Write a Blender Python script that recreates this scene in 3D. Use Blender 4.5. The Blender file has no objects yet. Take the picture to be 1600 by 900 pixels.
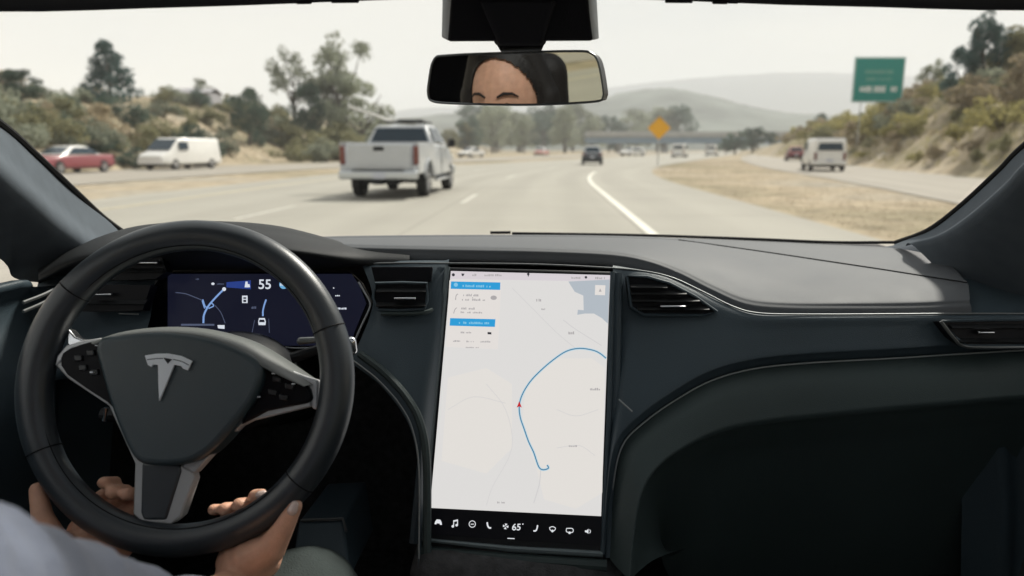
import bpy, bmesh, math, random
import numpy as np
from mathutils import Vector, Matrix

random.seed(7)
RNG = np.random.default_rng(7)
SC = bpy.context.scene
COL = SC.collection
R = math.radians

# ------------------------------------------------------------------ camera, world, sun, exposure
F = 1142.0                      # focal length in photo pixels (1600 wide)
PITCH = R(10.8)
EYE = Vector((0, 0, 1.24))
cam_d = bpy.data.cameras.new("camera")
cam_d.sensor_width = 36.0
cam_d.lens = F / 1600 * 36.0
cam_d.clip_start = 0.02
cam_d.clip_end = 9000
cam_d.dof.use_dof = True
cam_d.dof.focus_distance = 0.98
cam_d.dof.aperture_fstop = 4.0
cam = bpy.data.objects.new("camera", cam_d)
COL.objects.link(cam)
cam.location = EYE
cam.rotation_euler = (R(90) - PITCH, 0, 0)
SC.camera = cam

SUN_EL, SUN_AZ = R(49), R(40)   # azimuth from straight ahead (+Y) towards the right (+X)
world = bpy.data.worlds.new("World")
SC.world = world
world.use_nodes = True
wn = world.node_tree
for n in list(wn.nodes):
    wn.nodes.remove(n)
def wnode(t, **k):
    n = wn.nodes.new(t)
    for a, b in k.items():
        setattr(n, a, b)
    return n
w_out = wnode('ShaderNodeOutputWorld')
w_bg = wnode('ShaderNodeBackground')
w_sky = wnode('ShaderNodeTexSky', sky_type='NISHITA', sun_disc=False)
w_sky.sun_elevation = SUN_EL
w_sky.sun_rotation = SUN_AZ
w_sky.dust_density = 3.0
w_sky.air_density = 1.0
w_tc = wnode('ShaderNodeTexCoord')
w_map = wnode('ShaderNodeMapping')
w_map.inputs['Scale'].default_value = (1.0, 1.0, 4.5)
w_noise = wnode('ShaderNodeTexNoise')
w_noise.inputs['Scale'].default_value = 1.7
w_noise.inputs['Detail'].default_value = 5
w_ramp = wnode('ShaderNodeValToRGB')
w_ramp.color_ramp.elements[0].position = 0.35
w_ramp.color_ramp.elements[0].color = (3.75, 3.98, 4.22, 1)
w_ramp.color_ramp.elements[1].position = 0.68
w_ramp.color_ramp.elements[1].color = (5.65, 5.42, 5.08, 1)
w_mix = wnode('ShaderNodeMix', data_type='RGBA')
w_mix.inputs['Factor'].default_value = 0.93
L = wn.links.new
L(w_tc.outputs['Generated'], w_map.inputs['Vector'])
L(w_map.outputs['Vector'], w_noise.inputs['Vector'])
L(w_noise.outputs['Fac'], w_ramp.inputs['Fac'])
L(w_sky.outputs['Color'], w_mix.inputs['A'])
L(w_ramp.outputs['Color'], w_mix.inputs['B'])
L(w_mix.outputs['Result'], w_bg.inputs['Color'])
w_bg.inputs['Strength'].default_value = 0.115
L(w_bg.outputs['Background'], w_out.inputs['Surface'])

sun_d = bpy.data.lights.new("sun", 'SUN')
sun_d.energy = 4.8
sun_d.angle = R(6)
sun_d.color = (1.0, 0.94, 0.85)
sun = bpy.data.objects.new("sun", sun_d)
COL.objects.link(sun)
sdir = Vector((math.sin(SUN_AZ) * math.cos(SUN_EL), math.cos(SUN_AZ) * math.cos(SUN_EL), math.sin(SUN_EL)))
sun.rotation_euler = sdir.to_track_quat('Z', 'Y').to_euler()
sun.location = sdir * 60

SC.view_settings.view_transform = 'Standard'
SC.view_settings.look = 'None'
EXPO = 0.45
SC.view_settings.exposure = EXPO
SC.view_settings.gamma = 1.0
SC.view_settings.use_curve_mapping = False
try:
    SC.cycles.use_denoising = True
    SC.cycles.max_bounces = 8
    SC.cycles.diffuse_bounces = 4
    SC.cycles.transparent_max_bounces = 12
    SC.cycles.volume_bounces = 1
    SC.cycles.sample_clamp_indirect = 4.0
except Exception:
    pass

# ------------------------------------------------------------------ geometry helpers
FWD = Vector((0, math.cos(PITCH), -math.sin(PITCH)))
UPV = Vector((0, math.sin(PITCH), math.cos(PITCH)))
def ray(px, py):
    return FWD + Vector((1, 0, 0)) * ((px - 800) / F) + UPV * ((450 - py) / F)
def at(px, py, Y):
    """world point of photo pixel (px, py) at forward distance Y metres"""
    d = ray(px, py)
    return EYE + d * (Y / d.y)
def gnd(px, py, z=0.0):
    d = ray(px, py)
    return EYE + d * ((z - EYE.z) / d.z)
class Plane:
    """a flat face somewhere in the car: point o, unit normal n"""
    def __init__(s, o, n):
        s.o = Vector(o); s.n = Vector(n).normalized()
        s.x = Vector((0, 0, 1)).cross(s.n).normalized(); s.y = s.n.cross(s.x)
    def p(s, px, py, h=0.0):
        d = ray(px, py)
        t = (s.o - EYE).dot(s.n) / d.dot(s.n)
        return EYE + d * t + s.n * h
    def loc(s, a, b, h=0.0):
        return s.o + s.x * a + s.y * b + s.n * h

def smooth(pts, n=6, closed=False):
    """Catmull-Rom through pts, n steps per span"""
    P = [Vector(p) for p in pts]
    out = []
    m = len(P)
    for i in range(m if closed else m - 1):
        if closed:
            a, b, c, d = P[(i - 1) % m], P[i], P[(i + 1) % m], P[(i + 2) % m]
        else:
            b, c = P[i], P[i + 1]
            a = P[i - 1] if i else b * 2 - c
            d = P[i + 2] if i + 2 < m else c * 2 - b
        for k in range(n):
            t = k / n
            out.append(0.5 * ((2 * b) + (c - a) * t + (2 * a - 5 * b + 4 * c - d) * t * t + (3 * b - a - 3 * c + d) * t ** 3))
    if not closed:
        out.append(P[-1])
    return out

class G:
    """collects geometry for one mesh"""
    def __init__(s):
        s.v = []; s.f = []
    def add(s, vs, fs):
        b = len(s.v)
        s.v += [tuple(x) for x in vs]
        s.f += [tuple(i + b for i in f) for f in fs]
        return s
    def box(s, c, size, rot=None):
        x, y, z = size[0] / 2, size[1] / 2, size[2] / 2
        vs = [Vector((i * x, j * y, k * z)) for k in (-1, 1) for j in (-1, 1) for i in (-1, 1)]
        if rot is not None:
            vs = [rot @ v for v in vs]
        vs = [v + Vector(c) for v in vs]
        return s.add(vs, [(0, 2, 3, 1), (4, 5, 7, 6), (0, 1, 5, 4), (2, 6, 7, 3), (0, 4, 6, 2), (1, 3, 7, 5)])
    def tube(s, pts, r, seg=8, closed=False, r2=None):
        """swept tube; r a number or list; r2 flattens across"""
        P = [Vector(p) for p in pts]
        m = len(P)
        rr = r if isinstance(r, (list, tuple)) else [r] * m
        ref = None
        vs = []
        for i in range(m):
            a = P[i - 1] if (i or closed) else P[0]
            b = P[(i + 1) % m] if (i < m - 1 or closed) else P[-1]
            t = (b - a)
            t = t.normalized() if t.length > 1e-9 else Vector((0, 0, 1))
            if ref is None:
                ref = Vector((0, 0, 1)) if abs(t.z) < 0.9 else Vector((1, 0, 0))
            u = (ref - t * ref.dot(t)).normalized()
            ref = u
            w = t.cross(u)
            for k in range(seg):
                an = 2 * math.pi * k / seg
                vs.append(P[i] + u * math.cos(an) * rr[i] + w * math.sin(an) * (rr[i] if r2 is None else r2))
        fs = []
        for i in range(m if closed else m - 1):
            j = (i + 1) % m
            for k in range(seg):
                l = (k + 1) % seg
                fs.append((i * seg + k, i * seg + l, j * seg + l, j * seg + k))
        if not closed:
            fs.append(tuple(range(seg))[::-1])
            fs.append(tuple((m - 1) * seg + k for k in range(seg)))
        return s.add(vs, fs)
    def capsule(s, a, b, ra, rb, seg=14):
        a, b = Vector(a), Vector(b)
        t = (b - a)
        ln = t.length
        t = t.normalized() if ln > 1e-9 else Vector((0, 0, 1))
        pts, rr = [], []
        for k in range(6):
            an = math.pi / 2 * (k + 0.15) / 6
            pts.append(a - t * ra * math.cos(an)); rr.append(ra * math.sin(an))
        n = max(2, int(ln / 0.02))
        for k in range(n + 1):
            q = k / n
            pts.append(a + t * ln * q); rr.append(ra + (rb - ra) * q)
        for k in range(5, -1, -1):
            an = math.pi / 2 * (k + 0.15) / 6
            pts.append(b + t * rb * math.cos(an)); rr.append(rb * math.sin(an))
        return s.tube(pts, rr, seg)
    def ball(s, c, rad, seg=20, rings=14, rot=None):
        c = Vector(c)
        rad = rad if isinstance(rad, (tuple, list, Vector)) else (rad,) * 3
        vs = []
        for i in range(rings + 1):
            th = math.pi * (i + (0.02 if i == 0 else -0.02 if i == rings else 0)) / rings
            for k in range(seg):
                ph = 2 * math.pi * k / seg
                v = Vector((rad[0] * math.sin(th) * math.cos(ph), rad[1] * math.sin(th) * math.sin(ph), rad[2] * math.cos(th)))
                if rot is not None:
                    v = rot @ v
                vs.append(c + v)
        fs = [tuple(range(seg))]
        for i in range(rings):
            for k in range(seg):
                l = (k + 1) % seg
                fs.append((i * seg + k, (i + 1) * seg + k, (i + 1) * seg + l, i * seg + l))
        fs.append(tuple(rings * seg + k for k in range(seg))[::-1])
        return s.add(vs, fs)
    def plate(s, pts, n, th):
        """flat outline with real thickness th, front face at pts, going back along -n"""
        P = [Vector(p) for p in pts]
        n = Vector(n)
        m = len(P)
        vs = P + [p - n * th for p in P]
        fs = [tuple(range(m)), tuple(range(m, 2 * m))[::-1]]
        for i in range(m):
            j = (i + 1) % m
            fs.append((i, i + m, j + m, j))
        return s.add(vs, fs)
    def ribbon(s, pts, w, n, th=0.0003):
        """flat strip of width w along pts in the plane with normal n"""
        P = [Vector(p) for p in pts]
        n = Vector(n)
        m = len(P)
        lft, rgt = [], []
        for i in range(m):
            a, b = P[max(0, i - 1)], P[min(m - 1, i + 1)]
            t = (b - a).normalized()
            sd = n.cross(t)
            ww = w[i] if isinstance(w, (list, tuple)) else w
            lft.append(P[i] + sd * ww / 2); rgt.append(P[i] - sd * ww / 2)
        vs = lft + rgt + [v - n * th for v in lft] + [v - n * th for v in rgt]
        fs = []
        for i in range(m - 1):
            fs += [(i, i + m, i + 1 + m, i + 1), (i + 2 * m, i + 2 * m + 1, i + 3 * m + 1, i + 3 * m),
                   (i, i + 1, i + 1 + 2 * m, i + 2 * m), (i + m, i + 3 * m, i + 1 + 3 * m, i + 1 + m)]
        fs += [(0, 2 * m, 3 * m, m), (m - 1, 2 * m - 1, 4 * m - 1, 3 * m - 1)]
        return s.add(vs, fs)
    def grid(s, rows):
        m, n = len(rows), len(rows[0])
        vs = [p for r in rows for p in r]
        fs = [(i * n + j, i * n + j + 1, (i + 1) * n + j + 1, (i + 1) * n + j) for i in range(m - 1) for j in range(n - 1)]
        return s.add(vs, fs)

def loft(rows, nr=4, nc=4):
    """smooth surface through control rows"""
    A = [smooth(r, nc) for r in rows]
    n = len(A[0])
    cols = [smooth([A[i][j] for i in range(len(A))], nr) for j in range(n)]
    return [[cols[j][i] for j in range(n)] for i in range(len(cols[0]))]

def mesh(name, g, mat=None, smooth_shade=True, bevel=0.0, solid=0.0, auto=35):
    me = bpy.data.meshes.new(name)
    me.from_pydata([tuple(v) for v in g.v], [], g.f)
    bm = bmesh.new()
    bm.from_mesh(me)
    bmesh.ops.recalc_face_normals(bm, faces=bm.faces)
    bm.to_mesh(me)
    bm.free()
    if mat:
        me.materials.append(mat)
    if smooth_shade:
        me.shade_smooth() if hasattr(me, 'shade_smooth') else None
        for p in me.polygons:
            p.use_smooth = True
        try:
            me.set_sharp_from_angle(angle=R(auto))
        except Exception:
            pass
    return me
def link(name, me, parent=None, bevel=0.0, solid=0.0, seg=2):
    o = bpy.data.objects.new(name, me)
    COL.objects.link(o)
    if parent is not None:
        o.parent = parent
    if solid:
        m = o.modifiers.new("thickness", 'SOLIDIFY'); m.thickness = solid; m.offset = -1
    if bevel:
        m = o.modifiers.new("edge", 'BEVEL'); m.width = bevel; m.segments = seg; m.limit_method = 'ANGLE'; m.angle_limit = R(35)
    return o
def part(name, g, mat, parent, smooth_shade=True, bevel=0.0, solid=0.0, label=None, auto=35, seg=2):
    """geometry given in world coordinates under an unrotated parent"""
    off = Vector((0, 0, 0))
    q = parent
    while q is not None:
        off += q.location
        q = q.parent
    g2 = G(); g2.f = g.f; g2.v = [tuple(Vector(v) - off) for v in g.v]
    o = link(name, mesh(name, g2, mat, smooth_shade, auto=auto), parent, bevel, solid, seg)
    if label:
        o['label'] = label
    return o
def lpart(name, g, mat, parent, smooth_shade=True, bevel=0.0, solid=0.0, auto=35, seg=2):
    """geometry in the parent's own coordinates"""
    return link(name, mesh(name, g, mat, smooth_shade, auto=auto), parent, bevel, solid, seg)
def tag(o, label=None, cat=None, group=None, kind=None):
    if label: o['label'] = label
    if cat: o['category'] = cat
    if group: o['group'] = group
    if kind: o['kind'] = kind
    return o
def thing(name, label, cat, loc=(0, 0, 0), rz=0.0, group=None):
    o = bpy.data.objects.new(name, None)
    COL.objects.link(o)
    o.empty_display_size = 0.1
    o.location = loc
    o.rotation_euler = (0, 0, rz)
    return tag(o, label, cat, group)
def copy_tree(o, parent=None):
    c = o.copy()
    COL.objects.link(c)
    if parent is not None:
        c.parent = parent
    for ch in list(o.children):
        copy_tree(ch, c)
    return c

# ------------------------------------------------------------------ materials
def mat(name, col, rough=0.6, metal=0.0, spec=0.5, noise=None, bump=None, emit=None, coat=0.0, sheen=0.0):
    """noise = (scale, amount) colour grain; bump = (scale, strength)"""
    m = bpy.data.materials.new(name)
    m.use_nodes = True
    nt = m.node_tree
    b = nt.nodes['Principled BSDF']
    b.inputs['Base Color'].default_value = (*col, 1)
    b.inputs['Roughness'].default_value = rough
    b.inputs['Metallic'].default_value = metal
    b.inputs['Specular IOR Level'].default_value = spec
    b.inputs['Coat Weight'].default_value = coat
    b.inputs['Sheen Weight'].default_value = sheen
    if emit:
        b.inputs['Emission Color'].default_value = (*emit[0], 1)
        b.inputs['Emission Strength'].default_value = emit[1]
    if noise or bump:
        tc = nt.nodes.new('ShaderNodeTexCoord')
    if noise:
        nz = nt.nodes.new('ShaderNodeTexNoise')
        nz.inputs['Scale'].default_value = noise[0]
        nz.inputs['Detail'].default_value = 6
        mr = nt.nodes.new('ShaderNodeMapRange')
        mr.inputs['From Min'].default_value = 0.3
        mr.inputs['From Max'].default_value = 0.7
        mr.inputs['To Min'].default_value = 1 - noise[1]
        mr.inputs['To Max'].default_value = 1 + noise[1]
        mx = nt.nodes.new('ShaderNodeMix'); mx.data_type = 'RGBA'; mx.blend_type = 'MULTIPLY'
        mx.inputs['Factor'].default_value = 1
        mx.inputs['A'].default_value = (*col, 1)
        nt.links.new(tc.outputs['Object'], nz.inputs['Vector'])
        nt.links.new(nz.outputs['Fac'], mr.inputs['Value'])
        nt.links.new(mr.outputs['Result'], mx.inputs['B'])
        nt.links.new(mx.outputs['Result'], b.inputs['Base Color'])
        mr2 = nt.nodes.new('ShaderNodeMapRange')
        mr2.inputs['To Min'].default_value = max(0, rough - 0.08)
        mr2.inputs['To Max'].default_value = min(1, rough + 0.08)
        nt.links.new(nz.outputs['Fac'], mr2.inputs['Value'])
        nt.links.new(mr2.outputs['Result'], b.inputs['Roughness'])
    if bump:
        nb = nt.nodes.new('ShaderNodeTexVoronoi' if len(bump) > 2 else 'ShaderNodeTexNoise')
        nb.inputs['Scale'].default_value = bump[0]
        bp = nt.nodes.new('ShaderNodeBump')
        bp.inputs['Strength'].default_value = bump[1]
        bp.inputs['Distance'].default_value = 0.002
        nt.links.new(tc.outputs['Object'], nb.inputs['Vector'])
        nt.links.new(nb.outputs[0], bp.inputs['Height'])
        nt.links.new(bp.outputs['Normal'], b.inputs['Normal'])
    return m

def clear_glass(name, col):
    m = bpy.data.materials.new(name)
    m.use_nodes = True
    nt = m.node_tree
    nt.nodes.remove(nt.nodes['Principled BSDF'])
    t = nt.nodes.new('ShaderNodeBsdfTransparent')
    t.inputs['Color'].default_value = (*col, 1)
    nt.links.new(t.outputs[0], nt.nodes['Material Output'].inputs['Surface'])
    return m

M = {}
M['pad'] = mat('dash_vinyl', (0.078, 0.084, 0.092), 0.66, spec=0.45, noise=(14, .09), bump=(700, .07, 1))
M['fascia'] = mat('fascia_vinyl', (0.043, 0.064, 0.079), 0.50, spec=0.4, noise=(7, .08), bump=(900, .2, 1))
M['knee'] = mat('knee_vinyl', (0.040, 0.058, 0.058), 0.55, spec=0.4, noise=(6, .1), bump=(900, .2, 1))
M['black'] = mat('black_plastic', (0.010, 0.011, 0.013), 0.5, spec=0.3)
M['gloss'] = mat('black_gloss', (0.005, 0.005, 0.007), 0.35, spec=0.12)
M['hood'] = mat('hood_vinyl', (0.014, 0.016, 0.018), 0.6, spec=0.3, bump=(900, .2, 1))
M['ledge'] = mat('sky_paled_ledge_vinyl', (0.13, 0.14, 0.135), 0.42, spec=0.6)
M['trim_dark'] = mat('dull_trim_metal', (0.14, 0.15, 0.155), 0.5, metal=0.5)
M['carpet'] = mat('dark_carpet', (0.075, 0.075, 0.077), 0.95, spec=0.1, noise=(60, .3), bump=(400, .5))
M['leather'] = mat('wheel_leather', (0.020, 0.027, 0.034), 0.37, spec=0.8, noise=(25, .12), bump=(1100, .08, 1))
M['hub'] = mat('hub_vinyl', (0.030, 0.050, 0.059), 0.32, spec=0.8, noise=(20, .05), bump=(1300, .2, 1))
M['silver'] = mat('satin_metal', (0.60, 0.61, 0.62), 0.38, metal=0.3)
M['silver_dark'] = mat('dark_satin_metal', (0.20, 0.21, 0.21), 0.4, metal=0.8)
M['silver_warm'] = mat('warm_satin_metal', (0.46, 0.47, 0.475), 0.42, metal=0.25)
M['chrome'] = mat('chrome', (0.75, 0.76, 0.78), 0.2, metal=1.0)
M['emblem'] = mat('emblem_metal', (0.84, 0.88, 0.92), 0.4, metal=0.1)
M['pillar'] = mat('pillar_fabric', (0.10, 0.118, 0.138), 0.85, spec=0.2, noise=(40, .08), bump=(700, .3))
M['sideface'] = mat('sensor_side_plastic', (0.30, 0.32, 0.34), .6)
M['head'] = mat('headliner_fabric', (0.018, 0.018, 0.022), 0.9, spec=0.2, bump=(700, .3))
M['rubber'] = mat('rubber_seal', (0.006, 0.006, 0.007), 0.7, spec=0.2)
M['stitch'] = mat('stitch_thread', (0.30, 0.32, 0.32), 0.7)
M['glass'] = clear_glass('windscreen_glass', (0.93, 0.95, 0.94))
M['glass_roof'] = clear_glass('roof_glass', (0.34, 0.37, 0.40))
M['glass_side'] = clear_glass('door_glass', (0.90, 0.92, 0.92))
M['glass_dark'] = clear_glass('privacy_glass', (0.62, 0.64, 0.58))
M['glass_rear'] = clear_glass('rear_glass', (0.62, 0.64, 0.60))
M['mirror'] = mat('mirror_silvering', (0.85, 0.85, 0.81), 0.0, metal=1.0)
M['skin'] = mat('skin', (0.68, 0.385, 0.265), 0.5, spec=0.35, noise=(60, .10), bump=(500, .25))
b = M['skin'].node_tree.nodes['Principled BSDF']
b.inputs['Subsurface Weight'].default_value = 0.15
b.inputs['Subsurface Radius'].default_value = (0.01, 0.004, 0.002)
b.inputs['Subsurface Scale'].default_value = 0.6
M['nail'] = mat('fingernail', (0.72, 0.56, 0.50), 0.25, coat=.5)
M['hair'] = mat('dark_hair', (0.012, 0.009, 0.008), 0.62, bump=(200, .5))
M['shirt'] = mat('lavender_grey_knit', (0.36, 0.38, 0.46), 0.9, spec=.2, sheen=.3, noise=(30, .1), bump=(350, .5))
M['trousers'] = mat('grey_cloth', (0.045, 0.056, 0.055), 0.9, spec=.2, noise=(40, .1), bump=(400, .5))
M['eye'] = mat('eye_white', (0.7, 0.68, 0.66), 0.2)
M['iris'] = mat('iris', (0.03, 0.015, 0.008), 0.2)
M['bez'] = mat('bezel_satin', (0.13, 0.16, 0.17), 0.38, metal=.3)
M['bench'] = mat('grey_bench_fabric', (0.17, 0.18, 0.175), 0.8, noise=(30, .1))
M['seat'] = mat('seat_leather', (0.015, 0.015, 0.017), 0.5, bump=(900, .2, 1))

# ------------------------------------------------------------------ terrain
def interp(x, xs, ys):
    return float(np.interp(x, xs, ys))
def road_c(Y):
    """sideways offset of our lane's centre at distance Y (the road bends right)"""
    q = min(max(Y - 25, 0), 35)
    return 0.05 * Y + 0.0043 * q * q + max(0, Y - 60) * 0.301
def foot_l(Y):
    return -24 + 0.05 * max(0, Y - 60)
def foot_r(Y):
    return 22 + (0.25 * (Y - 40) if Y > 40 else 0.2 * (max(Y, 0) - 40))
def vnoise(x, y):
    return (math.sin(x * .31 + 1.3 * math.sin(y * .17)) + math.sin(y * .23 + 1.7 * math.sin(x * .13 + 2)) + .5 * math.sin(x * .83 + y * .71)) / 2.5
def softcap(v, top):
    if top <= 0.01 or v <= 0: return 0.0
    return top * (1 - math.exp(-v / top * 1.15))
def hgt(x, y):
    """terrain height"""
    HL = interp(y, [-150, 0, 30, 60, 80, 200, 330, 480], [7, 8, 8.2, 7.6, 8, 8.5, 4, 0])
    HR = interp(y, [-250, -60, 20, 45, 80, 110, 140, 190, 260], [9, 10, 16, 14, 9, 5.5, 3.2, 1.2, 0])
    z = -0.03
    dl = foot_l(y) - x
    dr = x - foot_r(y)
    if dl > 0:
        z += softcap(dl * 0.55, HL) * (1 + .16 * vnoise(x, y))
    if dr > 0:
        z += softcap(dr * 0.9, HR) * (1 + .12 * vnoise(x * 1.3, y))
    return z

def ground_material():
    m = bpy.data.materials.new('dry_grass_ground')
    m.use_nodes = True
    nt = m.node_tree
    b = nt.nodes['Principled BSDF']
    b.inputs['Roughness'].default_value = 0.95
    b.inputs['Specular IOR Level'].default_value = 0.1
    tc = nt.nodes.new('ShaderNodeTexCoord')
    n1 = nt.nodes.new('ShaderNodeTexNoise'); n1.inputs['Scale'].default_value = 0.12; n1.inputs['Detail'].default_value = 8
    n2 = nt.nodes.new('ShaderNodeTexNoise'); n2.inputs['Scale'].default_value = 1.4; n2.inputs['Detail'].default_value = 8
    r1 = nt.nodes.new('ShaderNodeValToRGB')
    e = r1.color_ramp.elements
    e[0].position = .32; e[0].color = (0.21, 0.19, 0.125, 1)
    e[1].position = .52; e[1].color = (0.36, 0.30, 0.215, 1)
    q = e.new(.68); q.color = (0.33, 0.305, 0.255, 1)
    mr = nt.nodes.new('ShaderNodeMapRange')
    mr.inputs['From Min'].default_value = .3; mr.inputs['From Max'].default_value = .7
    mr.inputs['To Min'].default_value = .68; mr.inputs['To Max'].default_value = 1.25
    mx = nt.nodes.new('ShaderNodeMix'); mx.data_type = 'RGBA'; mx.blend_type = 'MULTIPLY'; mx.inputs['Factor'].default_value = 1
    bp = nt.nodes.new('ShaderNodeBump'); bp.inputs['Distance'].default_value = 0.15; bp.inputs['Strength'].default_value = .6
    k = nt.links.new
    k(tc.outputs['Object'], n1.inputs['Vector']); k(tc.outputs['Object'], n2.inputs['Vector'])
    k(n1.outputs['Fac'], r1.inputs['Fac']); k(n2.outputs['Fac'], mr.inputs['Value'])
    k(r1.outputs['Color'], mx.inputs['A']); k(mr.outputs['Result'], mx.inputs['B'])
    k(mx.outputs['Result'], b.inputs['Base Color']); k(n2.outputs['Fac'], bp.inputs['Height']); k(bp.outputs['Normal'], b.inputs['Normal'])
    return m
M['ground'] = ground_material()

def build_ground():
    xs = np.concatenate([np.linspace(-3000, -160, 14), np.linspace(-140, -60, 17), np.linspace(-58, 70, 129), np.linspace(74, 160, 22), np.linspace(200, 3000, 14)])
    ys = np.concatenate([np.linspace(-800, -160, 8), np.linspace(-150, -5, 30), np.linspace(0, 120, 97), np.linspace(124, 500, 60), np.linspace(560, 4000, 18)])
    g = G()
    g.grid([[(x, y, hgt(x, y) + (.05 * vnoise(x * 5, y * 5) if (hgt(x, y) > .3) else 0)) for x in xs] for y in ys])
    o = link('ground', mesh('ground', g, M['ground'], auto=180))
    tag(o, kind='structure', label='dry grassy ground with banks on both sides of the highway')
build_ground()

def road_material(name, col, amt, lanes=True):
    m = bpy.data.materials.new(name)
    m.use_nodes = True
    nt = m.node_tree
    b = nt.nodes['Principled BSDF']
    b.inputs['Roughness'].default_value = 0.85
    b.inputs['Specular IOR Level'].default_value = 0.25
    k = nt.links.new
    def math_(op, a, b2=None, c=None):
        n = nt.nodes.new('ShaderNodeMath'); n.operation = op
        for q, v in enumerate((a, b2, c)):
            if v is None: continue
            if isinstance(v, (int, float)): n.inputs[q].default_value = v
            else: k(v, n.inputs[q])
        return n.outputs[0]
    tc = nt.nodes.new('ShaderNodeTexCoord')
    uv = nt.nodes.new('ShaderNodeUVMap')
    sp = nt.nodes.new('ShaderNodeSeparateXYZ'); k(uv.outputs[0], sp.inputs[0])
    mp = nt.nodes.new('ShaderNodeMapping'); mp.inputs['Scale'].default_value = (1.3, .05, 1); k(uv.outputs[0], mp.inputs['Vector'])
    n1 = nt.nodes.new('ShaderNodeTexNoise'); n1.inputs['Scale'].default_value = 1.0; n1.inputs['Detail'].default_value = 6; k(mp.outputs[0], n1.inputs['Vector'])
    n2 = nt.nodes.new('ShaderNodeTexNoise'); n2.inputs['Scale'].default_value = 30; n2.inputs['Detail'].default_value = 5; k(tc.outputs['Object'], n2.inputs['Vector'])
    n3 = nt.nodes.new('ShaderNodeTexNoise'); n3.inputs['Scale'].default_value = .35; n3.inputs['Detail'].default_value = 3; k(tc.outputs['Object'], n3.inputs['Vector'])
    v = math_('MULTIPLY_ADD', n1.outputs['Fac'], amt * 2.2, 1 - amt * 1.1)
    v = math_('MULTIPLY', v, math_('MULTIPLY_ADD', n2.outputs['Fac'], .24, .88))
    v = math_('MULTIPLY', v, math_('MULTIPLY_ADD', n3.outputs['Fac'], .22, .89))
    if lanes:      # two worn wheel tracks to each 3.6 m lane, and slab joints
        w = math_('COSINE', math_('MULTIPLY', math_('ADD', sp.outputs[0], .23), 2 * math.pi / 1.8))
        v = math_('MULTIPLY', v, math_('MULTIPLY_ADD', w, .045, .97))
        jn = math_('LESS_THAN', math_('PINGPONG', sp.outputs[1], 2.3), .025)
        v = math_('MULTIPLY', v, math_('MULTIPLY_ADD', jn, -.22, 1.0))
        ln = math_('LESS_THAN', math_('PINGPONG', math_('ADD', sp.outputs[0], 5.78), 1.8), .02)
        v = math_('MULTIPLY', v, math_('MULTIPLY_ADD', ln, -.2, 1.0))
    mx = nt.nodes.new('ShaderNodeMix'); mx.data_type = 'RGBA'; mx.blend_type = 'MULTIPLY'; mx.inputs['Factor'].default_value = 1
    mx.inputs['A'].default_value = (*col, 1)
    k(v, mx.inputs['B']); k(mx.outputs['Result'], b.inputs['Base Color'])
    return m
def strip_uv(o, n0, n1):
    me = o.data
    uv = me.uv_layers.new(name='UVMap')
    for lp in me.loops:
        uv.data[lp.index].uv = (n0 if lp.vertex_index % 2 == 0 else n1, me.vertices[lp.vertex_index].co.y)
    return o
M['road'] = road_material('pale_concrete_road', (0.325, 0.31, 0.27), .11)
M['road2'] = road_material('pale_asphalt_road', (0.31, 0.285, 0.245), .12)
M['paint'] = mat('white_road_paint', (0.62, 0.60, 0.53), 0.7, noise=(4, .12))
M['paint_d'] = mat('worn_white_road_paint', (0.46, 0.44, 0.39), 0.7, noise=(6, .15))
M['paint_y'] = mat('worn_yellow_road_paint', (0.46, 0.40, 0.27), 0.7, noise=(4, .12))

def strip(n0, n1, y0, y1, z, step=3.0, cf=road_c):
    ys = list(np.arange(y0, y1, step)) + [y1]
    g = G()
    g.grid([[(cf(y) + n0, y, z), (cf(y) + n1, y, z)] for y in ys])
    return g
tag(strip_uv(link('highway_road', mesh('highway_road', strip(-11.2, 4.6, -260, 420, 0.0), M['road'])), -11.2, 4.6), kind='structure', label='pale concrete highway carriageway bending to the right ahead')
tag(strip_uv(link('opposite_road', mesh('opposite_road', strip(-27, -16.4, -260, 420, 0.0, cf=lambda y: road_c(y) if y > 0 else 0), M['road2'])), -27, -16.4), kind='structure', label='oncoming carriageway beyond the median')
RAMP = [(4.2, -60), (5.8, -10), (8.0, 8), (10.3, 17), (13.3, 30.7), (17.0, 50), (24, 77), (34, 110), (48, 150), (70, 210), (100, 290)]
rp = smooth([(x, y, 0) for x, y in RAMP], 6)
g = G(); g.grid([[(p.x, p.y, -.004), (p.x + 7.2, p.y, -.004)] for p in rp])
tag(strip_uv(link('exit_road', mesh('exit_road', g, M['road2'])), 0, 7.2), kind='structure', label='exit ramp running below the planted bank on the far side of the dry verge')
# painted lines
ml = thing('lane_markings', 'painted white lane lines on the pale highway', None); ml['kind'] = 'structure'
def line(name, n, w, y0, y1, m=M['paint'], z=.005):
    link(name, mesh(name, strip(n - w / 2, n + w / 2, y0, y1, z, 1.5), m), ml)
line('edge_line', 1.54, .15, -100, 40)
line('edge_line', -9.2, .16, -100, 300, M['paint_y'])
for n in (-2.0, -5.6):
    for k in range(-4, 14):
        line('lane_dash', n, .13, 17.0 + 14.6 * k - (4 if n < -3 else 0), 20.2 + 14.6 * k - (4 if n < -3 else 0), M['paint_d'])

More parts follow.
